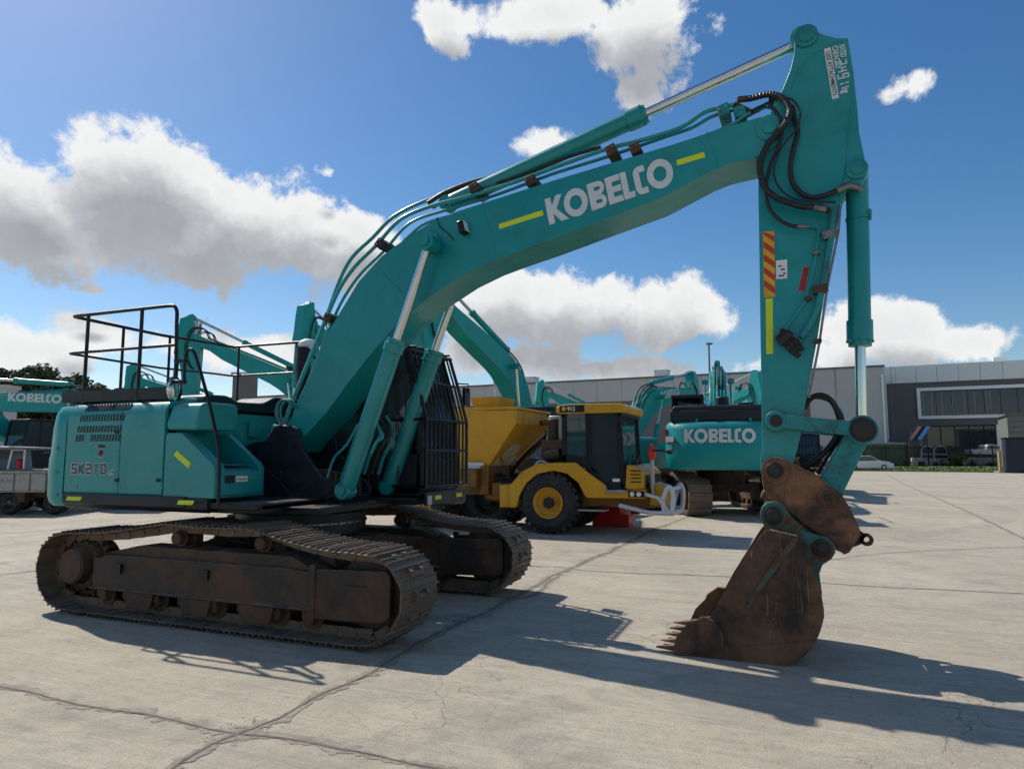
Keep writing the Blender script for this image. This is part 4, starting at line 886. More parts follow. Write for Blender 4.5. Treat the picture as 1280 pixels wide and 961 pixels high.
    b.hexa([(1.22,y0+.05,1.5),(1.23,y0+.05,1.5),(1.23,y1-.05,1.5),(1.22,y1-.05,1.5),(.97,y0+.05,2.84),(.98,y0+.05,2.84),(.98,y1-.05,2.84),(.97,y1-.05,2.84)]); b.build('cab_window', MATS['glass'], cb, smooth=False)
    if guard:
        b = MB()
        for k in range(8): y=y0+(y1-y0)*k/7; b.tube([(1.05,y,2.86),(1.34,y,2.0),(1.34,y,1.2)],.014,5)
        for z in (2.84,2.4,2.0,1.6,1.25): x=1.34 if z<=2 else 1.34-.29*(z-2)/.86; b.tube([(x,y0,z),(x,y1,z)],.014,5)
        b.build('bar_guard', MATS['rail_black'], cb)
    # boom, arm and rams
    ft = Vector((FOOT.x, FOOT.y)); Bp = [rot2(p,bang)+ft for p in BOOM_L]; tp = ft + rot2((BL,0),bang)
    b = MB(); b.prism([tuple(p) for p in Bp],-YB,YB,'y'); bm_ = b.build('boom', m, r, ang=12, bevel=.012)
    Ap = [rot2(p,aang)+tp for p in ARM_L]; b = MB(); b.prism([tuple(p) for p in Ap],-YA,YA,'y'); ar = b.build('arm', m, r, ang=14, bevel=.012)
    bt = rot2(BT_L,bang)+ft; ab = rot2(AB_L,bang)+ft; ac_ = rot2(ACYL_L,aang)+tp; bc_ = rot2(BCYL_L,aang)+tp; bp = rot2(BPIN_L,aang)+tp; lp_ = rot2(LPIN_L,aang)+tp
    cylinder((.87,-.40,1.15),(bt.x,-.40,bt.y),.6,.085,.04,r,'boom_cylinder',mt); cylinder((.87,.40,1.15),(bt.x,.40,bt.y),.6,.085,.04,r,'boom_cylinder',mt)
    L_ = (ac_-ab).length; cylinder(v3(ab,0),v3(ac_,0),max(.5,min(.9,1.75/L_)),.085,.045,r,'arm_cylinder',mt)
    kn = bp + rot2((-.25,.70),aang); cylinder(v3(bc_,0),v3(kn,0),.7,.08,.04,r,'bucket_cylinder',mt)
    b = MB(); bar(lp_,kn,.05,.06,-.25,-.21,b); bar(lp_,kn,.05,.06,.21,.25,b); hp = bp + rot2((.15,.42),aang); bar(kn,hp,.08,.09,-.14,.14,b); b.build('linkage', m, r)
    b = MB(); pts = [rot2(p,aang)+bp for p in CKB]; b.prism([tuple(p) for p in pts],-.5,-.46,'y'); b.prism([tuple(p) for p in pts],.46,.5,'y')
    for i in range(18): 
        a_,c_ = pts[i],pts[i+1]; d_=(c_-a_).normalized(); n_=Vector((d_.y,-d_.x))*.03; b.prism([tuple(a_),tuple(c_),tuple(c_-n_),tuple(a_-n_)],-.459,.459,'y')
    bar(bp,(pts[1]+pts[2])/2,.13,.10,-.2,.2,b); b.build('bucket', MATS['rust'], r)
    # pipes and hoses
    top = [BOOM_L[i] for i in (33,32,31,30,29,28,27,26,25,24,23,22,21)]
    for k,(y,rr) in enumerate(((-.18,.024),(-.08,.02),(.02,.02),(.12,.024))):
        b = MB(); b.tube([v3(rot2(p+Vector((0,.05+.01*(k%2))),bang)+ft,y) for p in top],rr,6); b.build('hydraulic_pipe', m, bm_)
    loop = [rot2((BL-.45,.28),bang)+ft, rot2((BL-.1,.42),bang)+ft, rot2((BL+.2,.15),bang)+ft, tp+rot2((.35,.22),aang), tp+rot2((.9,.1),aang), tp+rot2((1.1,-.05),aang)]
    for k,y in enumerate((-.26,-.22,.2,.25)):
        b = MB(); b.tube(smoothpts([v3(p+Vector((.05*k,.03*k)),y) for p in loop],5),.022,6); b.build('hydraulic_hose', MATS['hose'], bm_)
    bend = [rot2(Vector(q),bang)+ft for q in [BOOM_L[31]+Vector((0,.04)),BOOM_L[30]+Vector((-.03,.11)),BOOM_L[29]+Vector((-.03,.17)),BOOM_L[28]+Vector((0,.17)),BOOM_L[27]+Vector((0,.12)),BOOM_L[26]+Vector((0,.05))]]
    for k,y in enumerate((-.14,-.04,.08)):
        b = MB(); b.tube(smoothpts([v3(p+Vector((.0,.04*k)),y) for p in bend],5),.026,6); b.build('hydraulic_hose', MATS['hose'], bm_)
    if logo_side:
        s = logo_side; q0 = rot2(BOOM_L[24],bang)+ft; q0 = rot2(Vector((2.75,.62)),bang)+ft; q1 = rot2(Vector((4.35,.26)),bang)+ft
        q0 = rot2(Vector((2.72,.78)),bang)+ft; q1 = rot2(Vector((4.30,.42)),bang)+ft
        if s < 0: o_,u_ = v3(q0,-YB-.002), v3(q1,0)-v3(q0,0)
        else: o_,u_ = v3(q1,YB+.002), v3(q0,0)-v3(q1,0)
        n_ = Vector((0,s,0)); vv_ = n_.cross(u_).normalized(); logo('lettering', MATS['logo_white'], bm_, o_-vv_*.0, u_, vv_, u_.length, .27)
    if arm_sign:
        b = MB()
        for s in (-1,1):
            b.prism([tuple(tp+rot2(q,aang)) for q in ((-.62,.02),(-.16,.02),(-.16,.12),(-.62,.12))], min(s*(YA-.001),s*(YA+.004)), max(s*(YA-.001),s*(YA+.004)), 'y')
        b.build('sign_plate', MATS['decal_grey'], ar, smooth=False)
    return r
LEFT = YAW + math.pi/2; TOCAM = YAW + math.pi; RIGHT = YAW - math.pi/2
AWAY = lambda px: math.atan2(ray(px,567).y, ray(px,567).x)
far_excavator(GD(900,19.7), AWAY(900), R_(19), R_(-112), 'teal excavator with its counterweight facing us, behind the raised arm', R_(17), zs=1.14, rear_logo=True)
far_excavator(GD(178,21.8), LEFT+R_(4), R_(15), R_(-78), 'teal excavator at the left edge with its lettered boom held level above the trailer', logo_side=1)
far_excavator(GD(662,20.5), LEFT+R_(55), R_(41), R_(-84), 'teal excavator with a tall curved boom rising behind the yellow hopper', arm_sign=False)
far_excavator(GD(408,23.6), LEFT+R_(8), R_(41), R_(-88), 'teal excavator whose arm head stands just right of the black handrail post', arm_sign=True)
far_excavator(GD(300,33), LEFT+R_(8), R_(36), R_(-92), 'teal excavator seen small through the middle of the handrail, left of a bigger one')
far_excavator(GD(30,27), LEFT+R_(75), R_(12), R_(-70), 'teal excavator crowded in below the level lettered boom at the left edge')
far_excavator(GD(492,26), LEFT+R_(58), R_(45), R_(-88), 'teal excavator of which only the arm tip shows behind the big boom')
far_excavator(GD(765,44), LEFT+R_(14), R_(40), R_(-90), 'smallest teal excavator against the warehouse, left of the truck cab roof')
far_excavator(GD(783,22.3), RIGHT+R_(53), R_(23), R_(-84), 'teal excavator with a bundle of hoses over its boom bend, right behind the truck cab', logo_side=-1)
far_excavator(GD(842,34), TOCAM+R_(28), R_(27), R_(-84), 'teal excavator tucked behind the hose-covered boom, its arm head beside the light pole', logo_side=1)
far_excavator(GD(950,35), AWAY(950)+R_(12), R_(33), R_(-105), 'teal excavator whose raised boom shows between the light pole and the big arm')
far_excavator(GD(982,30), AWAY(982)+math.pi, R_(14), R_(-150), 'teal excavator with a barred cab hidden behind the lower end of the arm', guard=True)

# ================================================================= yellow spreader truck
T = empty('spreader_truck', (0.5,7.9,0), 0, 'yellow spreader truck with a tall hopper and big tyres parked behind the excavator', 'truck')
TY, TZ = 6.85, 9.0
TM = Matrix.Translation((-.5,-7.9,0))
def tb_(b, name, m, parent=None, **k):
    b.xf(TM) ; return b.build(name, MATS[m], parent or T, **k)
tq = lambda L: [PL(x,y,TY) for x,y in L]
# hopper
X0, Z0 = PL(645,509,TY); _, Z1 = PL(644,529,TY); X2, Z2 = PL(598,588,TY)
def hring(z, xf, yi, xr): return [Vector((xr,TY+yi,z)),Vector((xf,TY+yi,z)),Vector((xf,TZ-yi,z)),Vector((xr,TZ-yi,z))]
b = MB(); b.loft([hring(Z2,X2,.42,-3.0), hring(Z1,X0,.02,-4.2), hring(Z0-.04,X0,.02,-4.2)]); hp_ = tb_(b,'hopper','yellow',bevel=.02)
b = MB(); b.box(-4.22,X0+.03,TY-.01,TY+.06,Z0-.04,Z0+.015); b.box(X0-.04,X0+.03,TY+.06,TZ-.06,Z0-.04,Z0+.015); b.box(-4.22,X0+.03,TZ-.06,TZ+.01,Z0-.04,Z0+.015); tb_(b,'rim_flange','yellow',hp_,bevel=.006)
xa,za = PL(600,506,TY+.6); b = MB(); b.hexa([(xa-.1,TY+.5,Z0),(xa+.48,TY+.5,Z0),(xa+.48,TY+1.3,Z0),(xa-.1,TY+1.3,Z0),(xa-.18,TY+.45,Z0+.28),(xa+.55,TY+.45,Z0+.28),(xa+.55,TY+1.35,Z0+.28),(xa-.18,TY+1.35,Z0+.28)]); tb_(b,'filler_chute','yellow',hp_,bevel=.015)
# pale worn patches where paint was rubbed off the sloping front
fn = lambda u,v: Vector((X2+(X0-X2)*v, (TY+.42)*(1-v)+(TY+.02)*v + u*((TZ-TY)-.84*(1-v)-.04*v), Z2+(Z1-Z2)*v))
nf = (fn(1,0)-fn(0,0)).cross(fn(0,1)-fn(0,0)).normalized(); nf = nf if nf.x>0 else -nf
for poly in (((.22,.30),(.34,.58),(.60,.55),(.70,.40),(.42,.20)),((.06,.04),(.16,.27),(.40,.13),(.66,.32),(.92,.26),(.80,.03))):
    b = MB(); P_ = [fn(u,v) for u,v in poly]; b.loft([[p+nf*.001 for p in P_],[p+nf*.006 for p in P_]]); tb_(b,'worn_patch','worn_white',hp_,smooth=False)
b = MB(); P_=tq([(573,578),(596,578),(598,591),(573,591)]); b.prism(P_,TY+.33,TY+.335,'y'); tb_(b,'sticker','white',hp_,smooth=False)
b = MB(); b.tube(smoothpts([fn(.75,1.0)+Vector((.15,0,.25)),fn(.9,1.0)+Vector((.28,0,.1)),fn(.95,.7)+Vector((.16,0,0)),fn(.9,.35)+Vector((.12,0,0)),fn(.85,0)+Vector((.12,0,-.1))],5),.04,8); tb_(b,'hose','hose')
b = MB(); b.tube([fn(1.0,1.0)+Vector((.12,-.1,-.1)),fn(1.0,0)+Vector((.15,-.1,0))],.06,8); b.tube([fn(.7,.95)+Vector((.06,0,.1)),fn(.8,1.02)+Vector((.2,0,.1))],.07,8); tb_(b,'chute_pipe','yellow_dark')
# chassis
b = MB(); b.box(-4.0,.1,TY+.45,TZ-.45,.72,.98); b.box(-.3,2.6,TY+.35,TZ-.35,.55,.85); b.box(-1.5,-1.1,TY+.1,TZ-.1,.9,1.3); b.box(X2-.1,X2+.1,TY+.3,TZ-.3,.75,Z2+.1); b.box(-3.2,-3.0,TY+.2,TZ-.2,.75,1.3)
b.box(-.85,-.62,TY+.35,TY+.5,.6,1.0);  b.cyl((-1.0,TY+.4,.7),(.2,TY+.4,.62),.08); tb_(b,'chassis','yellow_dark',bevel=.02)
P_=tq([(624,634),(624,606),(636,605),(640,612),(640,634)]); b = MB(); b.prism(P_,TY+.02,TY+.5,'y'); tb_(b,'mud_guard','yellow',bevel=.01)
# front module: fender
fp_ = [(645.5,634),(638,634),(638,606),(645,598),(652.5,589),(672,579.5),(697.5,578),(720,578),(737,592),(756.5,606),(759,612),(787.5,613),(807,612),(806,623),(734,622),(731,619),(723,603),(709,592),(692,588),(672,592),(658,603.5),(650,617.5)]
b = MB(); b.prism(tq(fp_),TY-.02,TY+.55,'y'); b.prism(tq(fp_),TZ-.55,TZ+.02,'y'); tb_(b,'fender','yellow',bevel=.012,ang=30)
def wheel(c, R, w, side, parent=None, rimm='rim', name='wheel'):
    b = MB(); n = 36; y0, y1 = c[1]-w/2, c[1]+w/2
    b.lathe((c[0],y0,c[2]),(0,1,0),[(w*.5-.01,R*.38),(.16,R*.46),(.03,R*.50),(.0,R*.56),(-.02,R*.74),(.04,R*.93),(.10,R*.965),(w-.10,R*.965),(w-.04,R*.93),(w+.02,R*.74),(w,R*.56),(w-.03,R*.50),(w-.16,R*.46),(w*.5+.01,R*.38)],n)
    for k in range(26 if R>.5 else 0):
        a = 2*math.pi*k/26
        for s,ph in ((0,0),(1,.12)):
            q = b.mark(); b.box(-.045,.045,(0 if s else -w*.47),(w*.47 if s else 0),-.02,.03); b.xf(Matrix.Translation((c[0],c[1],c[2])) @ Matrix.Rotation(a+ph,4,'Y') @ Matrix.Translation((0,0,R*.965)) @ Matrix.Rotation(R_(14 if s else -14),4,'Z'), q)
    o = b; w_ = tb_(o,name,'rubber',parent) if parent is None else b.build(name, MATS['rubber'], parent)
    yo = y0 if side < 0 else y1; s = side
    b = MB(); b.lathe((c[0],yo,c[2]),(0,-s,0),[(.0,R*.51),(-.012,R*.49),(.015,R*.46),(.05,R*.42),(.13,R*.39),(.17,R*.27),(.14,R*.22),(.12,R*.20),(.12,R*.02)],32,cap=False)
    if parent is None: b.xf(TM)
    rm = b.build('rim', MATS[rimm], w_)
    b = MB(); b.cyl((c[0],yo-s*.15,c[2]),(c[0],yo-s*.04,c[2]),R*.17,seg=20)
    for k in range(8): a=2*math.pi*k/8; q=(c[0]+R*.16*math.cos(a),yo-s*.06,c[2]+R*.16*math.sin(a)); b.cyl(q,(q[0],yo-s*.03,q[2]),.025 if R>.5 else .012,seg=6)
    if parent is None: b.xf(TM)
    b.build('hub', MATS['rubber'] if R>.5 else MATS['steel'], rm)
    return w_
WX,WZ = PL(685,629,TY); RW=.625
wheel((WX,TY+.25,RW),RW,.52,-1); wheel((WX,TZ-.25,RW),RW,.52,1)
for px_,rm_ in ((522,'rim'),(592,'rubber')):
    x_ = PL(px_,640,TY)[0]; o_ = 0 if px_<550 else .55; wheel((x_,TY+.35+o_,RW*.98),RW*.98,.5,-1,rimm=rm_); wheel((x_,TZ-.35,RW*.98),RW*.98,.5,1,rimm=rm_)
# cab
CXa = PL(701,550,TY)[0]; CXb = PL(776,550,TY+.05)[0]; zr = PL(740,515,TY)[1]; CY0, CY1 = TY+.06, TY+1.75
b = MB()
for y in (CY0,CY1-.07):
    def sg(a,c,w): a=Vector(a); c=Vector(c); d=(c-a).normalized(); n=Vector((-d.y,d.x))*w/2; b.prism([tuple(a+n),tuple(a-n),tuple(c-n),tuple(c+n)],y,y+.07,'y')
    zb = 1.05; xm = PL(733,550,TY)[0]
    sg((CXa+.05,zr),(CXa+.05,1.35),.10); sg((xm,zr),(xm+.02,1.25),.09); sg((CXb-.05,zr),(CXb+.03,.95),.10); sg((xm,1.30),(xm+.62,.80),.09); sg((xm+.55,.82),(CXb+.06,.82),.09)
    b.prism([(CXa,1.35),(xm,1.35),(xm,1.55),(CXa,1.60)],y,y+.07,'y')
for x,z in ((CXb,1.0),(CXb-.02,zr-.05),(CXa+.02,zr-.05),(CXa+.02,1.4)): b.box(x-.04,x+.05,CY0,CY1,z-.04,z+.05)
tc_ = tb_(b,'cab','black',bevel=.012)
b = MB(); g1_ = [(CXa+.08,1.55),(xm,1.45),(xm+.55,.86),(CXb+.0,.86),(CXb-.06,zr),(CXa+.08,zr)]
b.prism(g1_,CY0+.025,CY0+.032,'y'); b.prism(g1_,CY1-.04,CY1-.033,'y'); b.hexa([(CXb+.0,CY0+.08,1.0),(CXb+.01,CY0+.08,1.0),(CXb+.01,CY1-.08,1.0),(CXb,CY1-.08,1.0),(CXb-.05,CY0+.08,zr-.06),(CXb-.04,CY0+.08,zr-.06),(CXb-.04,CY1-.08,zr-.06),(CXb-.05,CY1-.08,zr-.06)]); tb_(b,'cab_window','glass',tc_,smooth=False)
b = MB(); xs_=(CXa+CXb)/2; b.box(xs_-.1,xs_+.4,TY+.6,TY+1.1,1.0,1.25); b.box(xs_-.2,xs_-.05,TY+.6,TY+1.1,1.2,1.9); b.cyl((xs_+.75,TY+.8,1.4),(xs_+.7,TY+.8,1.44),.2); tb_(b,'operator_seat','rubber',tc_,bevel=.03)
b = MB(); b.tube(smoothpts([(CXb+.02,CY0-.03,1.15),(CXb+.03,CY0-.08,1.25),(CXb-.01,CY0-.08,1.9),(CXb-.03,CY0-.03,2.0)],4),.018,6); tb_(b,'grab_handle','black',tc_)
b = MB(); b.tube([(xm+.06,CY0-.008,1.32),(xm+.06,CY0-.008,zr-.08)],.012,5); tb_(b,'door_seal','rail_black',tc_)
b = MB(); b.tube([(CXb+.05,CY0+.5,1.1),(CXb+.04,CY0+.9,1.6)],.012,5); tb_(b,'wiper','rail_black',tc_)
rfz = PL(740,506,TY)[1]
b = MB(); b.prism(roundpoly([(CXa-.10,zr-.02),(CXa-.10,rfz-.02),(CXa+.1,rfz+.03),(CXb+.05,rfz+.02),(CXb+.12,rfz-.04),(CXb+.08,zr-.02)],.05),CY0-.06,CY1+.06,'y'); rf_=tb_(b,'roof','yellow',tc_,bevel=.02,seg=3)
a_=P3(698,514.5,CY0-.06); b = MB(); b.box(CXa-.02,CXa+.5,CY0-.065,CY0-.06,a_.z-.02,a_.z+.12); tb_(b,'panel','black',rf_,smooth=False)
a_=P3(709,513.6,CY0-.066); text_obj('912','lettering',.085,MATS['white'],rf_,a_+Vector((-.5,-7.9,0)),(1,0,0),(0,0,1),.002,.02)
b = MB(); b.lathe((CXa+.07,CY0-.066,a_.z+.045),(0,-1,0),[(0,.045),(.002,.045)],16); tb_(b,'emblem','rim',rf_)
# hood, grille, lamps, step
gx0,gz0 = PL(784,612,TY); gx1,_ = PL(806,612,TY); gz1 = PL(790,581,TY)[1]
b = MB(); b.prism([(gx0-.05,gz0),(gx1-.02,gz0),(gx1-.02,gz1-.16),(gx1-.18,gz1-.02),(gx0-.02,gz1)],TY+.05,TZ-.25,'y'); hd=tb_(b,'hood','yellow',bevel=.02)
b = MB()
for k in range(4): b.box(gx0+.06,gx1-.08,TY+.044,TY+.05,gz0+.14+k*.07,gz0+.165+k*.07)
tb_(b,'vent','rail_black',hd,smooth=False)
b = MB(); b.box(gx1-.02,gx1+.0,TY+.2,TZ-.4,gz0+.05,gz1-.2); tb_(b,'grille','rail_black',hd)
b = MB(); b.box(gx0+.02,gx1,TY-.03,TY+.02,gz0-.14,gz0-.02); lb=tb_(b,'lamp_panel','rail_black',bevel=.01)
for k in (0,1): 
    b = MB(); b.lathe((gx0+.10+k*.13,TY-.03,gz0-.08),(0,-1,0),[(0,.045),(.01,.045)],16); tb_(b,'headlight','lamp_lens',lb)
b = MB(); P_=tq([(757,612),(783,612),(783,616),(757,616)]); b.prism(P_,TY-.06,TY+.0,'y'); b.box(.9,1.7,TY+.05,TY+.4,.48,.52); tb_(b,'step','alu',bevel=.005)
a_=P3(765,602,TY); b = MB(); b.box(a_.x,a_.x+.14,CY0-.006,CY0,a_.z,a_.z+.06); tb_(b,'sticker','white',tc_)
b = MB(); xx=gx1; q=[]
b.tube([(xx-.5,TY+.0,.62),(xx+.1,TY-.05,.50),(xx+.50,TY+.0,.50)],.042,8); b.tube([(xx-.02,TY+.02,.85),(xx+.25,TY+.0,.78),(xx+.45,TY,.52)],.036,8)
b.tube(smoothpts([(xx+.50,TY,.50),(xx+.53,TY,.85),(xx+.47,TY,.98),(xx+.42,TY,.95),(xx+.34,TY,.75),(xx+.36,TY,.52)],5),.045,8)
b.tube([(xx+.50,TY,.50),(xx+.56,TY+.7,.50),(xx+.50,TY+1.3,.50),(xx-.4,TY+1.4,.60)],.05,8); b.tube(smoothpts([(xx+.50,TY+1.3,.50),(xx+.53,TY+1.3,.85),(xx+.45,TY+1.3,.98),(xx+.32,TY+1.3,.52)],5),.045,8); b.tube([(xx+.48,TY,.95),(xx+.54,TY+.7,.95),(xx+.48,TY+1.3,.95)],.04,8)
tb_(b,'bull_bar','bull_bar')
b = MB(); b.prism([(xx+.05,.62),(xx+.38,.62),(xx+.34,.98),(xx+.08,1.05)],TY+.2,TY+1.1,'y'); tb_(b,'winch_cover','yellow',bevel=.02)
b = MB(); b.cyl((xx+.12,TY+.15,.8),(xx+.12,TY+.15,1.55),.045); b.tube([(xx+.12,TY+.15,1.5),(xx+.12,TY+.15,1.8)],.03); b.build
mp_=tb_(b,'marker_post','alu')
b = MB(); b.lathe((xx+.12,TY+.15,1.5),(0,0,1),[(0,.05),(.05,.08),(.2,.08),(.28,.04)],14); tb_(b,'warning_beacon','red',mp_)
b = MB(); b.cyl((xx+.13,TY+.1,1.68),(xx+.5,TY-.05,1.66),.02); b.lathe((xx+.45,TY-.03,1.66),(1,-.2,0),[(0,.05),(.1,.06)],12); tb_(b,'mirror','rail_black',mp_)
# engine bits between hopper and cab
b = MB(); x_=CXa-.55; b.box(x_,CXa-.02,TY+.35,TY+1.4,1.1,1.9); b.cyl((x_+.2,TY+.6,1.9),(x_+.2,TY+.6,2.35),.13); b.cyl((x_+.1,TY+.3,1.55),(x_+.45,TY+.3,1.62),.12); tb_(b,'engine','frame_steel',bevel=.02)
b = MB(); b.prism([(x_-.05,1.45),(CXa-.03,1.5),(CXa-.03,2.42),(x_+.1,2.42)],TY+.55,TY+.85,'y'); tb_(b,'exhaust_stack','alu',bevel=.03)
b = MB(); b.tube(smoothpts([(x_-.15,TY+.2,1.2),(x_+.05,TY+.15,1.45),(x_+.3,TY+.2,1.35),(CXa-.05,TY+.25,1.3)],5),.05,8); tb_(b,'air_pipe','alu')
# red water-filled block under its nose
g_ = GR(766,657); b = MB(); b.prism(roundpoly([(-.42,0),(.42,0),(.42,.26),(.24,.30),(.22,.50),(-.2,.46),(-.24,.30),(-.42,.24)],.04),-.22,.22,'y'); b.cyl((.42,0,.35),(.62,0,.35),.08)
o_=b.build('barrier_block',MATS['red'],bevel=.02); o_.location=g_; tag(o_,'red plastic block on the concrete under the nose of the yellow truck','barrier')
# ================================================================= buildings
def wall_frame(pxa, da, pxb, db):
    A_ = GD(pxa,da); B_ = GD(pxb,db); u = (B_-A_); L_ = u.length; u.normalize(); n = Vector((u.y,-u.x,0))   # n points to the viewer
    if (CAM-A_).dot(n) < 0: n = -n
    def hit(px,py):
        d = ray(px,py); t = (A_-CAM).dot(n)/d.dot(n); p = CAM+d*t; return (p-A_).dot(u), p.z
    M_ = Matrix((u,-n,Vector((0,0,1)))).transposed().to_4x4(); M_.translation = A_
    return A_, u, n, L_, hit, M_
def place(root, M_): root.matrix_world = M_
# long warehouse on the left
A_,u_,n_,L_,hit,M_ = wall_frame(440,127,1107,89)
W1 = empty('warehouse', label='long grey warehouse with a pale upper band running behind the excavators', cat='building'); W1.matrix_world = M_
H1 = 13.0; uR = hit(1107,500)[0]; uS = hit(1012,500)[0]; zS = hit(700,504)[1]
b = MB(); b.box(-40,uS,0,40,0,zS); b.build('wall',MATS['wall_dark'],W1,smooth=False)
b = MB(); b.box(uS+.02,uR,-.15,40,0,H1); b.build('end_wall',MATS['wall_grey'],W1,smooth=False)
k=-40; 
b = MB()
while k < uS-1: b.box(k,k+3.96,-.12,.3,zS,H1); k+=4.0
b.build('panel_band',MATS['wall_grey'],W1,smooth=False,bevel=.02)
b = MB(); b.box(-40,uR+.1,-.30,40,H1,H1+.25); b.build('roof',MATS['wall_dark'],W1,smooth=False)
b = MB(); 
for i in range(4): b.box(uS+i*3.3-.03,uS+i*3.3+.03,-.19,-.15,0,H1)
b.build('panel_joint',MATS['wall_dark'],W1,smooth=False)
b = MB(); b.cyl((uR-.25,-.4,0),(uR-.25,-.4,H1-1),.12,seg=8); b.build('downpipe',MATS['frame_white'],W1)
for px_ in (655,822,470):
    a_,z_ = hit(px_,480); b = MB(); b.box(a_-1,a_+1,2,4,H1+.25,H1+1.3); b.box(a_-1.1,a_+1.1,1.9,4.1,H1+1.3,H1+1.5); b.build('roof_vent',MATS['wall_light'],W1,smooth=False,bevel=.03)
# office building on the right
A_,u_,n_,L_,hit,M_ = wall_frame(1110,99.5,1280,91.9)
W2 = empty('office_building', label='dark grey office building with a pale parapet and long white-framed window band', cat='building'); W2.matrix_world = M_
ue = 60; H2 = 14.3; zb_ = hit(1200,476)[1]; zb_ = (hit(1120,479.5)[1]+hit(1270,473)[1])/2
w0,wz1 = hit(1150,489); w1 = 50; _,wz0 = hit(1152,520); 
o0_,oz1 = hit(1158,532); o1_,_ = hit(1251,560); 
b = MB()     # facade built round its openings
b.box(0,w0,0,1,0,zb_); b.box(w0,w1,0,1,wz1,zb_); b.box(w0,o0_,0,1,0,wz0); b.box(o0_,o1_,0,1,oz1,wz0); b.box(o1_,w1,0,1,0,wz0); b.box(w1,ue,0,1,0,zb_); b.box(0,.6,1,30,0,zb_); b.box(ue-1,ue,1,30,0,zb_)
b.build('wall',MATS['wall_dark'],W2,smooth=False)
b = MB(); b.box(.6,ue-1,6,6.2,0,zb_); b.build('inner_wall',MATS['navy'],W2,smooth=False)
b = MB(); k=-1
while k < ue: b.box(k,k+2.52,-.35,.3,zb_,H2); k+=2.56
b.box(-1,ue,.3,30,zb_,H2-.3); b.build('parapet',MATS['wall_light'],W2,smooth=False,bevel=.02)
b = MB(); f_=.45
b.box(w0-f_,w0,-.3,.3,wz0-f_,wz1+f_); b.box(w0,w1,-.3,.3,wz1,wz1+f_); b.box(w0,w1,-.3,.3,wz0-f_,wz0); wf=b.build('window_band',MATS['frame_white'],W2,smooth=False,bevel=.03)
b = MB(); b.box(w0,w1,.5,.55,wz0,wz1); b.build('pane',MATS['window_glass'],wf,smooth=False)
b = MB(); k=w0
while k<w0+24: b=MB(); b.box(k-.03,k+.03,.44,.5,wz0,wz1); b.build('mullion',MATS['rubber'],wf,smooth=False); k+=1.9
b = MB(); rr_=random.Random(5); k=w0+.3
for i in range(8): 
    b=MB(); b.box(k,k+.06,.42,.47,wz0,wz1-.2); b.build('blind',MATS['alu'],wf,smooth=False); k+=rr_.uniform(.35,1.5)
b = MB(); b.box(o0_,o1_,.6,.65,0,oz1); sh_=b.build('shopfront',MATS['window_glass'],W2,smooth=False)
b = MB(); 
for i in range(6): x_=o0_+(o1_-o0_)*i/5; b.box(x_-.06,x_+.06,.45,.6,0,oz1)
b.box(o0_,o1_,.45,.6,oz1-.15,oz1); b.build('shopfront_frame',MATS['rail_black'],sh_,smooth=False)
b = MB(); b.box(o1_-.35,o1_,-.1,.4,0,oz1); b.build('frame',MATS['frame_white'],sh_,smooth=False)
b = MB(); b.box(o0_+1.5,o0_+5,2,2.1,1.4,4.4); b.build('interior_panel',MATS['wall_light'],sh_,smooth=False)
b = MB(); b.cyl((.15,-.25,0),(.15,-.25,zb_),.10,seg=8); b.build('downpipe',MATS['frame_white'],W2)
a_,z_=hit(1254,455); b = MB(); b.box(a_-.8,a_+.8,2.5,4,H2-.3,H2+.85); b.build('roof_vent',MATS['wall_light'],W2,smooth=False,bevel=.04)
mat('annex',(.15,.17,.145),.75,0,.06,1)
# ribbed annex at the far right
b = MB(); g_=WD(1244,560,84); A2=GD(1262,70); b2=empty('annex', label='low olive grey ribbed annex behind the dark container at the right edge', cat='building'); b2.location=(A2.x,A2.y,0); b2.rotation_euler=(0,0,math.atan2(CR.y,CR.x)-R_(28))
za_=WD(1262,519,70).z; b.box(0,14,0,6,0,za_); b.build('wall',MATS['annex'],b2,smooth=False)
b = MB()
for i in range(9): b.box(0,14,-.05,-.0,.4+i*(za_-.5)/9,.4+i*(za_-.5)/9+.08)
b.build('cladding_rib',MATS['wall_dark'],b2,smooth=False)
b = MB(); b.box(-.2,14.2,-.25,6,za_,za_+.15); b.build('roof',MATS['wall_dark'],b2,smooth=False)
RZ = math.atan2(CR.y,CR.x)
def onground(name, px, depth, label, cat, group=None, rz=0, z=0):
    p = GD(px,depth,z); return empty(name,(p.x,p.y,z),RZ+rz,label,cat,group)
# distant buildings seen through the handrail and at the left edge
for (px0,px1,yt,d,lb) in ((287,312,464,70,'dark box-shaped building seen small through the handrail'),(-40,2,480,60,'grey metal-clad building at the left edge above the level boom')):
    r_=onground('distant_building',px0,d,lb,'building'); wd=(px1-px0)*d/FPX; zt_b=WD(px0,yt,d).z
    b=MB(); b.box(0,wd,0,1.5,0,zt_b-.3); b.build('wall',MATS['wall_dark' if px0>0 else 'wall_grey'],r_,smooth=False)
    b=MB(); b.box(-.15,wd+.15,-.15,1.65,zt_b-.3,zt_b); b.build('roof',MATS['wall_grey'],r_,smooth=False)
    b=MB(); 
    for i in range(2): b.box(wd*(.2+.4*i),wd*(.4+.4*i),-.04,0,1.2,2.8)
    b.build('window',MATS['window_glass'],r_,smooth=False)

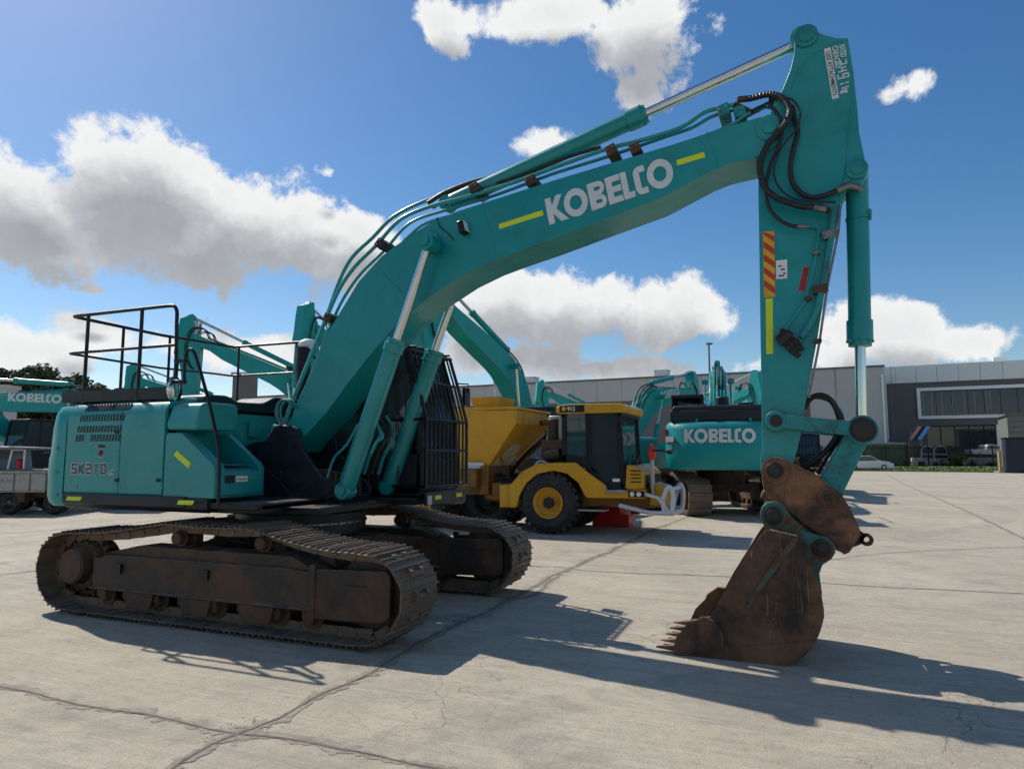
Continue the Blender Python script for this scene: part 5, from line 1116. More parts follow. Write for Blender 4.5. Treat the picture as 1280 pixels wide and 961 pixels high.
# ================================================================= verge, fence, parked cars
gp = [GD(985,86,.004),GD(985,61.5,.004),GD(1251,61.5,.004),GD(1251,86,.004)]
mat('grass',(.12,.16,.045),.9,0,.35,.7,.4,(.16,.15,.05),.25,.5,20); mat('asphalt',(.055,.055,.058),.9,0,.15,.5,.3,(.09,.088,.085),.4,.3,40)
gi=[(985,83.5),(985,66.5),(1262,58.5),(1262,83.5)]
b = MB(); q=[GD(x,d,.10) for x,d in gi]; q0=[GD(x,d,0) for x,d in gi]; b.loft([q0,q]); tag(b.build('grass_verge',MATS['grass'],smooth=False),kind='structure')
b = MB(); q=[GD(x,d,.004) for x,d in ((900,97),(900,83.6),(1600,83.6),(1600,97))]; b.v+=q; b.f.append((0,1,2,3)); tag(b.build('paved_forecourt',MATS['concrete_block'],smooth=False),kind='structure')
b = MB(); q=[GD(x,d,0) for x,d in ((1195,97),(1195,89),(1262,89),(1262,97))]; b.loft([q,[p+Vector((0,0,1.1)) for p in q]]); tag(b.build('loading_ramp',MATS['concrete_block'],smooth=False),kind='structure')
# tufts
rg_=random.Random(9); b=MB()
for i in range(2600):
    t_=rg_.random(); d_=66.5+(58.5-66.5)*t_+rg_.random()**1.5*17; px_=985+270*t_; p=GD(px_,min(d_,83),.10); h_=rg_.uniform(.06,.2); a=rg_.uniform(0,3.14); v=Vector((math.cos(a),math.sin(a),0))*.07
    k=len(b.v); b.v+=[p-v,p+v,p+Vector((rg_.uniform(-.05,.05),rg_.uniform(-.05,.05),h_))]; b.f.append((k,k+1,k+2))
tag(b.build('grass',MATS['grass'],smooth=False),'short green grass on the verge in front of the black fence','grass',kind='stuff')
def fence(px0,px1,d,h,label,sp=.13,name='picket_fence',m='rail_black'):
    r_=onground(name,px0,d,label,'fence'); L_=(px1-px0)*d/FPX; b=MB(); k=0
    while k<L_: b.box(k-.024,k+.024,-.024,.024,.10,h); k+=sp
    b.build('picket',MATS[m],r_,smooth=False)
    b=MB(); b.box(0,L_,-.03,.03,.25,.31); b.box(0,L_,-.03,.03,h-.3,h-.24); b.build('fence_rail',MATS[m],r_,smooth=False)
    k=0
    while k<=L_+.1: b=MB(); b.box(k-.05,k+.05,-.05,.05,0,h+.1); b.build('post',MATS[m],r_,smooth=False); k+=2.6
    return r_
fence(1000,1258,83,2.55,'black steel picket fence along the grass verge before the office building',sp=.14)
fence(1082,1112,92,3.6,'taller black fence section behind the green shed roof',sp=.14)
# green shed
r_=onground('garden_shed',1082,88,'low olive green shed with a pale green roof behind the picket fence','shed'); z_=WD(1100,553,88).z
b=MB(); b.box(0,5.0,0,3,0,z_-.2); b.build('wall',MATS['green_shed'],r_,smooth=False); b=MB()
for i in range(16): b.box(.1+i*.31,.16+i*.31,-.03,0,.05,z_-.3)
b.build('wall_rib',MATS['shrub'],r_,smooth=False); b=MB(); b.prism([(-.3,z_-.2),(3.2,z_-.05),(3.2,z_+.1),(-.35,z_-.02)],-.15,5.15,'x'); b.build('roof',MATS['green_shed_roof'],r_,smooth=False)
# striped awning stall
r_=onground('striped_stall',1137,88,'small stall with a red, navy and pale blue striped awning by the office wall','stall'); zt_s=WD(1150,534,88).z; zb_s=WD(1138,549,88).z
for k,(m_,x0) in enumerate((('salmon',0),('navy',.55),('pale_blue',1.1))):
    b=MB(); b.hexa([(x0,0,zb_s),(x0+.53,0,zb_s),(x0+.53,.05,zb_s-.05),(x0,.05,zb_s-.05),(x0+2.0,1.2,zt_s+.2),(x0+2.53,1.2,zt_s+.2),(x0+2.53,1.25,zt_s+.15),(x0+2.0,1.25,zt_s+.15)]); b.build('awning_stripe',MATS[m_],r_,smooth=False)
b=MB()
for x,y,z in ((.05,.1,zb_s-.1),(1.5,.1,zb_s-.1),(1.2,1.5,zt_s-.1),(2.6,1.5,zt_s-.1)): b.box(x-.05,x+.05,y-.05,y+.05,0,z)
b.build('frame',MATS['wood'],r_,smooth=False); b=MB(); b.box(.1,1.5,.2,1.4,.3,.9); b.build('counter',MATS['pale_blue'],r_,smooth=False)
# white hooped cattle-style barrier
for i,(px_,lb) in enumerate(((1152,'white hooped rail nearest the striped awning behind the fence'),(1168,'white hooped rail beside the spiky shrub behind the fence'))):
    r_=onground('hoop_rail',px_,85,lb,'barrier'); b=MB(); b.tube(smoothpts([(0,0,0),(0,0,1.9),(.25,0,2.4),(.8,0,2.6),(1.35,0,2.4),(1.6,0,1.9),(1.6,0,0)],4),.05,6); b.build('hoop',MATS['frame_white'],r_); b=MB()
    for z in (.9,1.5): b.box(0,1.6,-.03,.03,z,z+.12)
    b.build('cross_rail',MATS['frame_white'],r_)
for i,(px_,w_,h_,lb) in enumerate(((1140,1.9,1.1,'pale stone planter wall left of the hooped rails'),(1160,1.4,.9,'pale stone slab below the hooped rails'))):
    r_=onground('stone_planter',px_,84.3,lb,'planter'); b=MB(); b.box(0,w_,0,.5,0,h_); b.build('stone',MATS['frame_white'],r_,bevel=.05); b=MB(); b.box(w_*.35,w_*.8,-.06,0,.1,h_*.6); b.build('timber_panel',MATS['bark'],r_)
# small plants
def spiky(px_,d,h,n,label):
    p=GD(px_,d); b=MB(); rr=random.Random(int(px_))
    for i in range(n):
        a=rr.uniform(0,6.28); l=h*rr.uniform(.6,1.1); t=rr.uniform(.15,1.15); dv=Vector((math.cos(a)*math.sin(t),math.sin(a)*math.sin(t),math.cos(t))); s=dv.orthogonal().normalized()*.045
        m1=dv*l*.6; e=dv*l+Vector((0,0,-.25*l*t)); k=len(b.v); b.v+=[Vector((0,0,0))-s,s,m1+s,m1-s,e]; b.f+=[(k,k+1,k+2,k+3),(k+3,k+2,k+4)]
    o=b.build('flax_plant',MATS['shrub'],smooth=False); o.location=p; tag(o,label,'plant')
spiky(1196,82,2.5,160,'big dark spiky flax plant in front of the shop window'); spiky(1132,82,1.3,80,'low spiky plant left of the stone planter'); spiky(1238,82,1.2,70,'small spiky plant near the timber post'); spiky(1215,84.5,1.0,60,'pale rock-side tuft beside the loading ramp')
# cars
def car(px0,d,label,z=0,rz=0,col='car_white',kind='sedan'):
    r_=onground('parked_car',px0,d,label,'car',rz=rz,z=z); r_.location.z=z
    if kind=='sedan': prof=[(0,.25),(0,.62),(.1,.80),(.75,.90),(1.35,1.36),(1.7,1.43),(2.5,1.42),(3.3,.98),(4.2,.85),(4.55,.68),(4.62,.45),(4.6,.22)]; win=[(.95,.92),(1.42,1.33),(1.75,1.39),(2.45,1.38),(3.15,.97)]; wx=(.85,3.65)
    else: prof=[(0,.45),(0,1.1),(1.9,1.1),(2.05,1.75),(3.2,1.75),(3.8,1.18),(4.9,1.05),(5.1,.8),(5.1,.4)]; win=[(2.15,1.15),(2.22,1.68),(3.15,1.68),(3.65,1.18)]; wx=(1.0,4.1)
    b=MB(); b.prism(roundpoly(prof,.08,3),0,1.75,'y'); bd=b.build('body',MATS[col],r_,bevel=.06,seg=3,ang=50)
    b=MB(); b.prism(win,-.006,0,'y'); b.prism(win,1.75,1.756,'y'); b.build('window',MATS['glass'],bd)
    b=MB(); x_=prof[-2][0]; b.box(x_-.10,x_+.01,.1,.5,.6,.72); b.box(x_-.10,x_+.01,1.25,1.65,.6,.72); b.build('headlight',MATS['lamp_lens'],bd)
    for x in wx:
        for y,s in ((.1,-1),(1.65,1)): wheel((x,y,.33),.33,.22,s,r_,'alu')
car(1056,64.5,'silver sedan parked at the edge of the concrete beyond the bucket link')
car(1216,91,'white utility vehicle parked on the ramp by the shop window',z=1.1,kind='ute')
# post, container, light pole, extinguisher, wheel stops
r_=onground('timber_post',1249,58,'short weathered timber post on a concrete foot at the verge end','post'); b=MB(); b.box(-.11,.11,-.11,.11,.12,1.85); b.build('shaft',MATS['wood'],r_,bevel=.02); b=MB(); b.box(-.35,.35,-.3,.3,0,.14); b.build('foot',MATS['concrete_block'],r_,bevel=.03)
r_=onground('steel_container',1257,57.5,'dark navy steel container cut off by the right edge','container',rz=-R_(30)); zc_=WD(1270,548,57.5).z; b=MB(); b.box(0,6,0,2.4,.15,zc_); 
b.build('body',MATS['navy'],r_,bevel=.03); b=MB()
for i in range(28): b.box(.12+i*.21,.2+i*.21,-.03,0,.3,zc_-.15)
b.build('side_rib',MATS['navy'],r_); b=MB(); b.box(-.05,6.05,-.06,2.45,zc_,zc_+.1); b.box(-.05,6.05,-.06,.2,.02,.15); b.build('edge_rail',MATS['slate'],r_)
r_=onground('light_pole',890,58,'tall thin grey light pole rising behind the lettered counterweight','light pole'); zp=WD(890,428,58).z; b=MB(); b.tube([(0,0,0),(0,0,zp)],[.12,.07],10); b.build('mast',MATS['wall_dark'],r_); b=MB(); b.box(-.25,.25,-.35,.1,zp-.05,zp+.08); b.build('lamp_head',MATS['wall_dark'],r_,bevel=.02)
r_=onground('fire_extinguisher',1027,44,'red fire extinguisher standing beyond the hitch hoses','extinguisher'); b=MB(); b.lathe((0,0,0),(0,0,1),[(0,.12),(.03,.16),(.62,.16),(.74,.08),(.80,.05)],16); b.build('bottle',MATS['red'],r_); b=MB(); b.box(-.05,.12,-.03,.03,.80,.88); b.tube(smoothpts([(.1,0,.85),(.22,0,.7),(.2,0,.4)],4),.02,6); b.build('nozzle',MATS['hose'],r_)
for i,(px_,lb) in enumerate(((1021,'red and white striped post left of the fire extinguisher'),(1036,'orange topped marker post right of the fire extinguisher'))):
    r_=onground('marker_post',px_,46,lb,'post')
    for k in range(5): b=MB(); b.cyl((0,0,.05+k*.3),(0,0,.35+k*.3),.06,seg=10); b.build('band',MATS[('red','white')[k%2] if i==0 else ('white','orange')[k%2]],r_)
    b=MB(); b.box(-.2,.2,-.2,.2,0,.05); b.build('foot',MATS['rubber'],r_)
for i,(px_,d_,w_,lb) in enumerate(((93,19.6,.7,'concrete wheel stop just right of the trailer wheel'),(118,20.2,1.0,'longer concrete wheel stop under the counterweight edge'),(150,20.6,1.1,'concrete wheel stop under the engine doors'),(60,21.5,.8,'concrete wheel stop behind the trailer'))):
    r_=onground('wheel_stop',px_,d_,lb,'wheel stop','wheel stops left of the excavator'); b=MB(); b.prism([(-.14,0),(.14,0),(.10,.14),(-.10,.14)],0,w_,'x'); b.build('block',MATS['concrete_block'],r_,bevel=.02); b=MB(); b.box(w_*.1,w_*.2,-.02,.02,.14,.15); b.build('anchor_bolt',MATS['steel'],r_)
# trailer and ute at the left edge
D8=18.1; s8=FPX/D8
r_=onground('tray_trailer',-60,D8,'silver checker-plate trailer with tandem wheels at the left edge','trailer')
X8=lambda px:(px+60)/s8
zz=lambda py:WD(20,py,D8).z
b=MB(); b.box(0,X8(60),0,.04,zz(614),zz(591)); b.box(0,X8(60),1.7,1.74,zz(614),zz(591)); b.box(0,X8(60),.04,1.7,zz(614),zz(612)); b.box(X8(60)-.04,X8(60),.04,1.7,zz(614),zz(591)); tr_=b.build('tray_side',MATS['alu'],r_,bevel=.008)
b=MB(); 
for k in range(7): b.box(X8(-60)+k*.42,X8(-60)+k*.42+.03,-.02,0,zz(614),zz(591))
b.box(0,X8(60),-.03,.0,zz(592.5),zz(590)); b.box(0,X8(60),-.03,.0,zz(615),zz(613)); b.build('tray_rib',MATS['steel'],tr_)
b=MB(); b.box(0,X8(75),.3,.4,.45,.58); b.box(0,X8(75),1.3,1.4,.45,.58); b.box(X8(5),X8(28),.02,.3,.28,.33); b.prism([(X8(22),.35),(X8(34),.35),(X8(34),.62),(X8(18),.64)],.02,.25,'y'); b.build('chassis',MATS['frame_steel'],r_)
for px_ in (-20,14,70): 
    for y,s in ((.12,-1),(1.6,1)): wheel((X8(px_),y,.32),.32,.2,s,r_,'alu')
r_=onground('work_ute',-75,21.0,'silver utility vehicle with a ladder rack behind the checker-plate trailer','utility vehicle'); s9=FPX/21
X9=lambda px:(px+75)/s9
z9=lambda py:WD(20,py,21).z
b=MB(); b.prism(roundpoly([(0,.5),(0,z9(585)),(.5,z9(560)),(1.2,z9(557)),(X9(30),z9(559)),(X9(31),z9(562)),(1.6,z9(562)),(1.7,z9(587)),(X9(40),z9(589)),(X9(40),.5)],.05),0,1.7,'y'); bd=b.build('body',MATS['silver'],r_,bevel=.03)
b=MB(); b.prism([(.3,z9(585)),(.62,z9(564)),(1.5,z9(564)),(1.55,z9(585))],-.006,0,'y'); b.prism([(1.8,z9(587)),(1.8,z9(592)),(X9(36),z9(592)),(X9(33),z9(586))],-.006,0,'y'); b.build('window',MATS['glass'],bd)
b=MB(); b.tube([(X9(8),.1,z9(587)),(X9(12),.1,z9(562))],.03,6); b.tube([(X9(28),.1,z9(587)),(X9(28),.1,z9(562))],.03,6); b.tube([(X9(12),.1,z9(562)),(X9(28),.1,z9(562))],.03,6); b.build('ladder_rack',MATS['frame_white'],r_)
for x in (.8,X9(22)):
    for y,s in ((.12,-1),(1.6,1)): wheel((x,y,.34),.34,.22,s,r_,'alu')
p=WD(25,578,21.2); o=MB(); o.lathe((0,0,0),(0,0,1),[(0,.09),(.02,.11),(.30,.11),(.36,.06)],12); o=o.build('gas_bottle',MATS['red']); o.location=(p.x,p.y,z9(588)); tag(o,'dark red gas bottle on the tray behind the checker-plate trailer','gas bottle')

# ================================================================= trees beyond the left yard
def tree(px_,d,ytop,wpx,label,seed):
    p=GD(px_,d); h=WD(px_,ytop,d).z*1.09; w_=wpx*1.35*d/FPX; rr=random.Random(seed)
    r_=empty('gum_tree',(p.x,p.y,0),0,label,'tree','trees beyond the left side of the yard')
    b=MB(); b.tube(smoothpts([(0,0,0),(.2,.1,h*.25),(-.1,.2,h*.5),(.1,0,h*.75)],4),[.45-.028*i for i in range(13)],8)
    cl_=[]
    for i in range(26):
        a=rr.uniform(0,6.28); q=rr.random()**.5*w_*.46; z=h*rr.uniform(.35,.90)*(1-.25*(q/(w_*.5))**2); c=Vector((q*math.cos(a),q*math.sin(a),z)); cl_.append((c,rr.uniform(.13,.24)*w_))
        if i<7: b.tube(smoothpts([(0,0,h*.35),c*.5+Vector((0,0,h*.2)),c],4),.10,5)
    b.build('trunk',MATS['bark'],r_)
    b=MB()
    for c,s in cl_:
        for k in range(260):
            v=Vector((rr.gauss(0,1),rr.gauss(0,1),rr.gauss(0,1))).normalized(); q=c+Vector((v.x*s,v.y*s,v.z*s*.72))*(rr.uniform(.55,1.1)); n=(v+Vector((rr.uniform(-.8,.8),rr.uniform(-.8,.8),rr.uniform(-.8,.8)))).normalized(); u=n.orthogonal().normalized()*rr.uniform(.16,.38); w2=n.cross(u)*rr.uniform(.5,.9); m=len(b.v); b.v+=[q-u,q+w2,q+u,q-w2]; b.f.append((m,m+1,m+2,m+3))
    b.build('crown',MATS['foliage'],r_,smooth=False)
tree(8,88,455,58,'big dark rounded tree at the left edge behind the level boom',1); tree(48,90,452,52,'tallest dark tree left of the handrail',2); tree(82,92,466,44,'dark tree just left of the handrail corner',3)
tree(112,95,478,34,'low dark tree below the handrail rear corner',4); tree(-25,86,460,50,'dark tree partly cut off by the left edge',5); tree(140,98,482,24,'small tree left of the second handrail post',6); tree(158,98,478,18,'small bushy tree top between the handrail posts',7); tree(205,100,479,26,'small tree right of the small excavator arm',8)
tree(66,100,466,60,'broad dark tree behind the trees left of the handrail',11); tree(0,99,462,60,'broad dark tree behind the left edge trees',12); tree(28,98,461,46,'dark tree standing behind the two biggest ones',9); tree(226,100,484,20,'lowest tree top at the mirror',10)
# ================================================================= ground
def shade_ground():
    m = bpy.data.materials.new('concrete'); m.use_nodes = True; nt = m.node_tree; N = nt.nodes; L = nt.links; bs = N['Principled BSDF']
    tc = N.new('ShaderNodeTexCoord'); o = tc.outputs['Object']
    def no(sc, det=6, rg=.6, vec=None, dist=0):
        n = N.new('ShaderNodeTexNoise'); n.inputs['Scale'].default_value=sc; n.inputs['Detail'].default_value=det; n.inputs['Roughness'].default_value=rg; n.inputs['Distortion'].default_value=dist; L.new(vec or o,n.inputs['Vector']); return n.outputs['Fac']
    def rg(v,a,b,c=0.,d=1.):
        r=N.new('ShaderNodeMapRange'); 
        for i,x in enumerate((a,b,c,d)): r.inputs[i+1].default_value=x
        L.new(v,r.inputs[0]); return r.outputs[0]
    def mix(f,a,b,bt='MIX'):
        x=N.new('ShaderNodeMix'); x.data_type='RGBA'; x.blend_type=bt
        if isinstance(f,float): x.inputs[0].default_value=f
        else: L.new(f,x.inputs[0])
        for sk,val in ((6,a),(7,b)):
            if isinstance(val,tuple): x.inputs[sk].default_value=(*val,1)
            else: L.new(val,x.inputs[sk])
        return x.outputs[2]
    def mth(op,a,b=None):
        x=N.new('ShaderNodeMath'); x.operation=op
        for i,v in enumerate((a,b)):
            if v is None: continue
            if isinstance(v,(int,float)): x.inputs[i].default_value=v
            else: L.new(v,x.inputs[i])
        return x.outputs[0]
    mp=N.new('ShaderNodeMapping'); mp.inputs['Rotation'].default_value=(0,0,R_(9)); mp.inputs['Scale'].default_value=(.35,2.6,1); L.new(o,mp.inputs[0])
    c = mix(rg(no(.35,7,.62),.3,.7),(.40,.345,.262),(.55,.485,.375))
    c = mix(mth('MULTIPLY',rg(no(1.6,6,.7),.45,.75),.55),c,(.26,.235,.20))
    c = mix(mth('MULTIPLY',rg(no(2.2,6,.7,mp.outputs[0],.4),.5,.72),.5),c,(.255,.23,.195))       # drag and tyre streaks
    c = mix(mth('MULTIPLY',rg(no(.13,5,.6),.55,.7),.45),c,(.42,.36,.27))                       # sandy patches
    c = mix(mth('MULTIPLY',rg(no(24,6,.7),.52,.8),.35),c,(.22,.205,.19))
    c = mix(mth('MULTIPLY',rg(no(5,5,.7,None,1.5),.66,.72),.5),c,(.19,.17,.15))                # small stains
    mp2=N.new('ShaderNodeMapping'); mp2.inputs['Rotation'].default_value=(0,0,R_(-24)); mp2.inputs['Scale'].default_value=(.5,7,1); L.new(o,mp2.inputs[0])
    c = mix(mth('MULTIPLY',rg(no(1.1,5,.65,mp2.outputs[0],.2),.52,.7),.4),c,(.30,.275,.235))
    c = mix(mth('MULTIPLY',rg(no(60,3,.7),.52,.72),.55),c,(.20,.18,.15))
    c = mix(mth('MULTIPLY',rg(no(11,5,.72),.5,.68),.42),c,(.26,.235,.195))
    c = mix(mth('MULTIPLY',rg(no(3.2,4,.7,mp2.outputs[0],.2),.52,.66),.38),c,(.56,.52,.44))
    c = mix(mth('MULTIPLY',rg(no(.8,5,.65,None,.8),.64,.74),.4),c,(.13,.115,.095))      # old oil stains
    # hairline cracks
    cr = None
    for sc,th,ds in ((.8,.0035,1.3),(2.1,.005,1.4)):
        wv=N.new('ShaderNodeTexNoise'); wv.inputs['Scale'].default_value=2.5; wv.inputs['Detail'].default_value=7; L.new(o,wv.inputs['Vector'])
        ad=N.new('ShaderNodeMix'); ad.data_type='RGBA'; ad.blend_type='LINEAR_LIGHT'; ad.inputs[0].default_value=.18*ds; L.new(o,ad.inputs[6]); L.new(wv.outputs['Color'],ad.inputs[7])
        v=N.new('ShaderNodeTexVoronoi'); v.feature='DISTANCE_TO_EDGE'; v.inputs['Scale'].default_value=sc; L.new(ad.outputs[2],v.inputs['Vector'])
        f=rg(v.outputs['Distance'],th*.4,th,1,0); f=mth('MULTIPLY',f,rg(no(.45,3,.5),.54,.66)); cr = f if cr is None else mth('MAXIMUM',cr,f)
    c = mix(mth('MULTIPLY',cr,.34),c,(.15,.13,.105))
    sx = N.new('ShaderNodeSeparateXYZ'); L.new(o,sx.inputs[0])
    def arc(cx,cy,r,wd,f,k=.34):      # curved tyre marks with cleat pattern
        dx=mth('SUBTRACT',sx.outputs[0],cx); dy=mth('SUBTRACT',sx.outputs[1],cy); d=mth('SQRT',mth('ADD',mth('MULTIPLY',dx,dx),mth('MULTIPLY',dy,dy)))
        band=rg(mth('ABSOLUTE',mth('SUBTRACT',d,r)),wd*.75,wd,1,0); an=mth('MULTIPLY',mth('ARCTAN2',dy,dx),f)
        st=rg(mth('SINE',mth('ADD',an,mth('MULTIPLY',mth('ABSOLUTE',mth('SUBTRACT',d,r)),9))),-.2,.4)
        return mth('MULTIPLY',mth('MULTIPLY',band,mth('ADD',mth('MULTIPLY',st,.6),.4)),mth('MULTIPLY',rg(no(.7,4,.6),.42,.6),k))
    for q in ((1.5,9.0,12.2,.22,260),(1.5,9.0,14.0,.22,300),(12,-9,12.5,.2,260),(12,-9,10.9,.2,230),(-4,-16,15.5,.25,300),(20,14,16,.3,200),(-6,20,17,.3,220)): c = mix(arc(*q),c,(.20,.18,.15))
    L.new(c,bs.inputs['Base Color']); L.new(rg(no(3,6,.6),.3,.7,.72,.9),bs.inputs['Roughness']); bs.inputs['Specular IOR Level'].default_value=.3
    h = mth('ADD',mth('MULTIPLY',no(90,3,.7),.5),mth('ADD',no(9,5,.65),mth('MULTIPLY',no(22,6,.6,mp.outputs[0]),.5)))
    h = mth('SUBTRACT',h,mth('MULTIPLY',cr,1.5))
    bp=N.new('ShaderNodeBump'); bp.inputs['Strength'].default_value=.8; bp.inputs['Distance'].default_value=.018; L.new(h,bp.inputs['Height']); L.new(bp.outputs[0],bs.inputs['Normal'])
    return m
mg = shade_ground()
b = MB(); b.v += [Vector(p) for p in ((-900,-400,0),(900,-400,0),(900,1200,0),(-900,1200,0))]; b.f.append((0,1,2,3))
tag(b.build('yard_ground', mg, smooth=False), kind='structure')
mat('joint', (.13,.115,.095), .95, 0, .35, 9, .5, (.22,.19,.15), 12, .6, 70)
mat('joint_edge', (.30,.26,.205), .95, 0, .3, 14, .5, (.17,.15,.12), 18, .6, 70)
def joint(px, w, z=.004, rough=1.0, m='joint'):
    if m == 'joint': joint(px, w*1.5+.008, z-.0025+.0*w, rough*1.5, 'joint_edge'); w = w*.38
    pts = smoothpts([GR(x,y) for x,y in px], 14); b = MB(); n = len(pts); rnd = random.Random(len(px)*7+int(px[0][0]))
    # resample densely
    dense=[]
    for a,c in zip(pts,pts[1:]):
        k=max(1,int((c-a).length/.05))
        for i in range(k): dense.append(a.lerp(c,i/k))
    for i,p in enumerate(dense):
        a=dense[max(i-1,0)]; c=dense[min(i+1,len(dense)-1)]; d=(c-a).normalized(); nn=Vector((-d.y,d.x,0))
        s = p*3.1; k1 = noise.noise(s*1.3)+.9*noise.noise(s*5)+.6*noise.noise(s*13); k2 = noise.noise(s*1.7+Vector((9,3,1)))+.9*noise.noise(s*6+Vector((1,5,2)))+.6*noise.noise(s*14)
        off = nn*noise.noise(p*1.9)*.05*rough; wa=max(.003,w*(1+.9*k1*rough)); wb=max(.003,w*(1+.9*k2*rough))
        b.v += [Vector((p.x,p.y,z))+off+nn*wa, Vector((p.x,p.y,z))+off-nn*wb]
        if i: k=len(b.v); b.f.append((k-4,k-3,k-1,k-2))
    tag(b.build('ground_joint', MATS[m], smooth=False), kind='structure')
joint([(180,985),(240,945),(300,915),(370,885),(440,852),(478,832),(530,800),(600,768),(660,738),(700,716),(760,690),(800,670),(835,655)],.030,0.006,1.0)
joint([(-40,848),(0,858),(80,876),(150,890),(230,903),(290,915),(330,920),(430,938),(520,955),(600,972)],.022,0.005,1.0)
joint([(-30,722),(60,712),(150,705)],.014,0.0048,.5)
joint([(-10,668),(100,660),(200,650),(300,640)],.012,0.0047,.5)
joint([(690,708),(760,715),(840,718),(940,722),(1030,729),(1130,735),(1290,742)],.012,0.0046,.6)
joint([(560,700),(630,706),(690,708)],.014,0.0052,.7)
joint([(1108,592),(1128,604),(1170,622),(1215,642),(1290,678)],.02,0.0049,.4)
joint([(700,716),(660,745),(600,745)],.02,0.0055,1.0)
joint([(835,655),(900,633),(1000,612)],.012,.0057,.4)
joint([(1030,700),(1130,690),(1290,683)],.006,.0043,.4)
b = MB(); rnd = random.Random(3)       # rubble collected in the joint crossings
for (cx,cy,n,s) in ((305,912,150,.07),(705,714,120,.10),(470,836,60,.07),(860,718,60,.10),(330,903,70,.07),(280,925,70,.07),(680,728,80,.1),(835,790,12,.08)):
    g = GR(cx,cy)
    for i in range(n):
        p = g + Vector((rnd.gauss(0,s),rnd.gauss(0,s*.5),0)); r = rnd.uniform(.002,.006); b.ball((p.x,p.y,r*.3),r,r*rnd.uniform(.6,1.2),r*.6,6)
mat('rubble',(.27,.235,.19),.95,0,.3,40)
tag(b.build('rubble', MATS['rubble'], smooth=False), kind='stuff')

# ================================================================= sky, sun, camera
SUNV = Vector((-.88, .325, 1)).normalized()
el = math.asin(SUNV.z); az = math.atan2(SUNV.y, SUNV.x)
w = bpy.data.worlds.new('World'); S.world = w; w.use_nodes = True; nt = w.node_tree; N = nt.nodes; L = nt.links
bg = N['Background']; bg.inputs['Strength'].default_value = .052
sky = N.new('ShaderNodeTexSky'); sky.sky_type = 'NISHITA'; sky.sun_disc = False; sky.sun_elevation = el; sky.sun_rotation = math.pi/2 - az
sky.altitude = 50; sky.air_density = 1.0; sky.dust_density = .45; sky.ozone_density = 2.2
tc = N.new('ShaderNodeTexCoord')
def cloud_group(clouds):
    g = bpy.data.node_groups.new('cloud_density', 'ShaderNodeTree')
    g.interface.new_socket('Az', in_out='INPUT', socket_type='NodeSocketFloat'); g.interface.new_socket('El', in_out='INPUT', socket_type='NodeSocketFloat')
    g.interface.new_socket('Vec', in_out='INPUT', socket_type='NodeSocketVector')
    g.interface.new_socket('Density', in_out='OUTPUT', socket_type='NodeSocketFloat'); g.interface.new_socket('Body', in_out='OUTPUT', socket_type='NodeSocketFloat')
    n = g.nodes; l = g.links; i = n.new('NodeGroupInput'); o = n.new('NodeGroupOutput')
    def mth(op,a,b=None,c=None,clamp=False):
        x=n.new('ShaderNodeMath'); x.operation=op; x.use_clamp=clamp
        for k,v in enumerate((a,b,c)):
            if v is None: continue
            if isinstance(v,(int,float)): x.inputs[k].default_value=v
            else: l.new(v,x.inputs[k])
        return x.outputs[0]
    tot=None
    cv=n.new('ShaderNodeCombineXYZ'); l.new(i.outputs[0],cv.inputs[0]); l.new(i.outputs[1],cv.inputs[1])
    for (a0,e0,ra,re,k) in clouds:
        q=n.new('ShaderNodeVectorMath'); q.operation='MULTIPLY_ADD'; l.new(cv.outputs[0],q.inputs[0]); q.inputs[1].default_value=(1/ra,1/re,0); q.inputs[2].default_value=(-a0/ra,-e0/re,0)
        ln=n.new('ShaderNodeVectorMath'); ln.operation='LENGTH'; l.new(q.outputs[0],ln.inputs[0])
        v=mth('MULTIPLY_ADD',ln.outputs['Value'],-k,k)
        tot = v if tot is None else mth('SMOOTH_MAX',tot,v,.12)
    def no(sc,det,rg,dist=0):
        t=n.new('ShaderNodeTexNoise'); t.inputs['Scale'].default_value=sc; t.inputs['Detail'].default_value=det; t.inputs['Roughness'].default_value=rg; t.inputs['Distortion'].default_value=dist
        l.new(i.outputs[2],t.inputs['Vector']); return t.outputs['Fac']
    nn=mth('ADD',mth('MULTIPLY',mth('SUBTRACT',no(9,6,.62,.2),.5),2.6),mth('MULTIPLY',mth('SUBTRACT',no(30,6,.66,.2),.5),1.0))
    d=mth('ADD',tot,nn)
    l.new(d,o.inputs[0]); l.new(mth('MULTIPLY_ADD',nn,.40,mth('MULTIPLY',tot,.95)),o.inputs[1]); return g
def azel(px,py):
    d = ray(px,py).normalized(); return math.atan2(d.y,d.x), math.asin(d.z)
CL = []
def cl(px,py,rx,ry,k=1.0):
    a,e = azel(px,py); a2,_ = azel(px+rx,py); _,e2 = azel(px,py-ry); CL.append((a,e,abs(a-a2),abs(e2-e),k))
cl(30,240,120,75); cl(235,290,160,75,1.0); cl(455,290,60,45,.9); cl(60,440,120,34,.9); cl(170,225,125,85,1.1); cl(310,290,150,80,1.1); cl(420,330,110,75,1.0); cl(250,330,200,50,.8); cl(60,285,130,50,.9)
cl(120,420,75,38,.9); cl(230,430,90,38,.9); cl(60,455,110,30,.8); cl(330,440,110,28,.7)
cl(740,385,150,62,1.1); cl(850,388,65,38,.9); cl(620,380,90,60,1.0); cl(660,452,110,26,1.1); cl(770,464,110,20,1.1); cl(600,440,60,26,1)
cl(690,20,110,40,1.0); cl(800,40,85,70,1.0); cl(560,25,45,40,.8); cl(800,110,45,35,.7); cl(690,182,42,26,.7)
cl(1110,420,110,45,1.0); cl(1220,425,75,28,.9); cl(1050,445,70,25,.9); cl(1125,112,40,16,.45); cl(118,362,26,9,.6); cl(410,250,30,18,.5); cl(408,216,14,10,.45)
cl(975,462,60,20,.7)
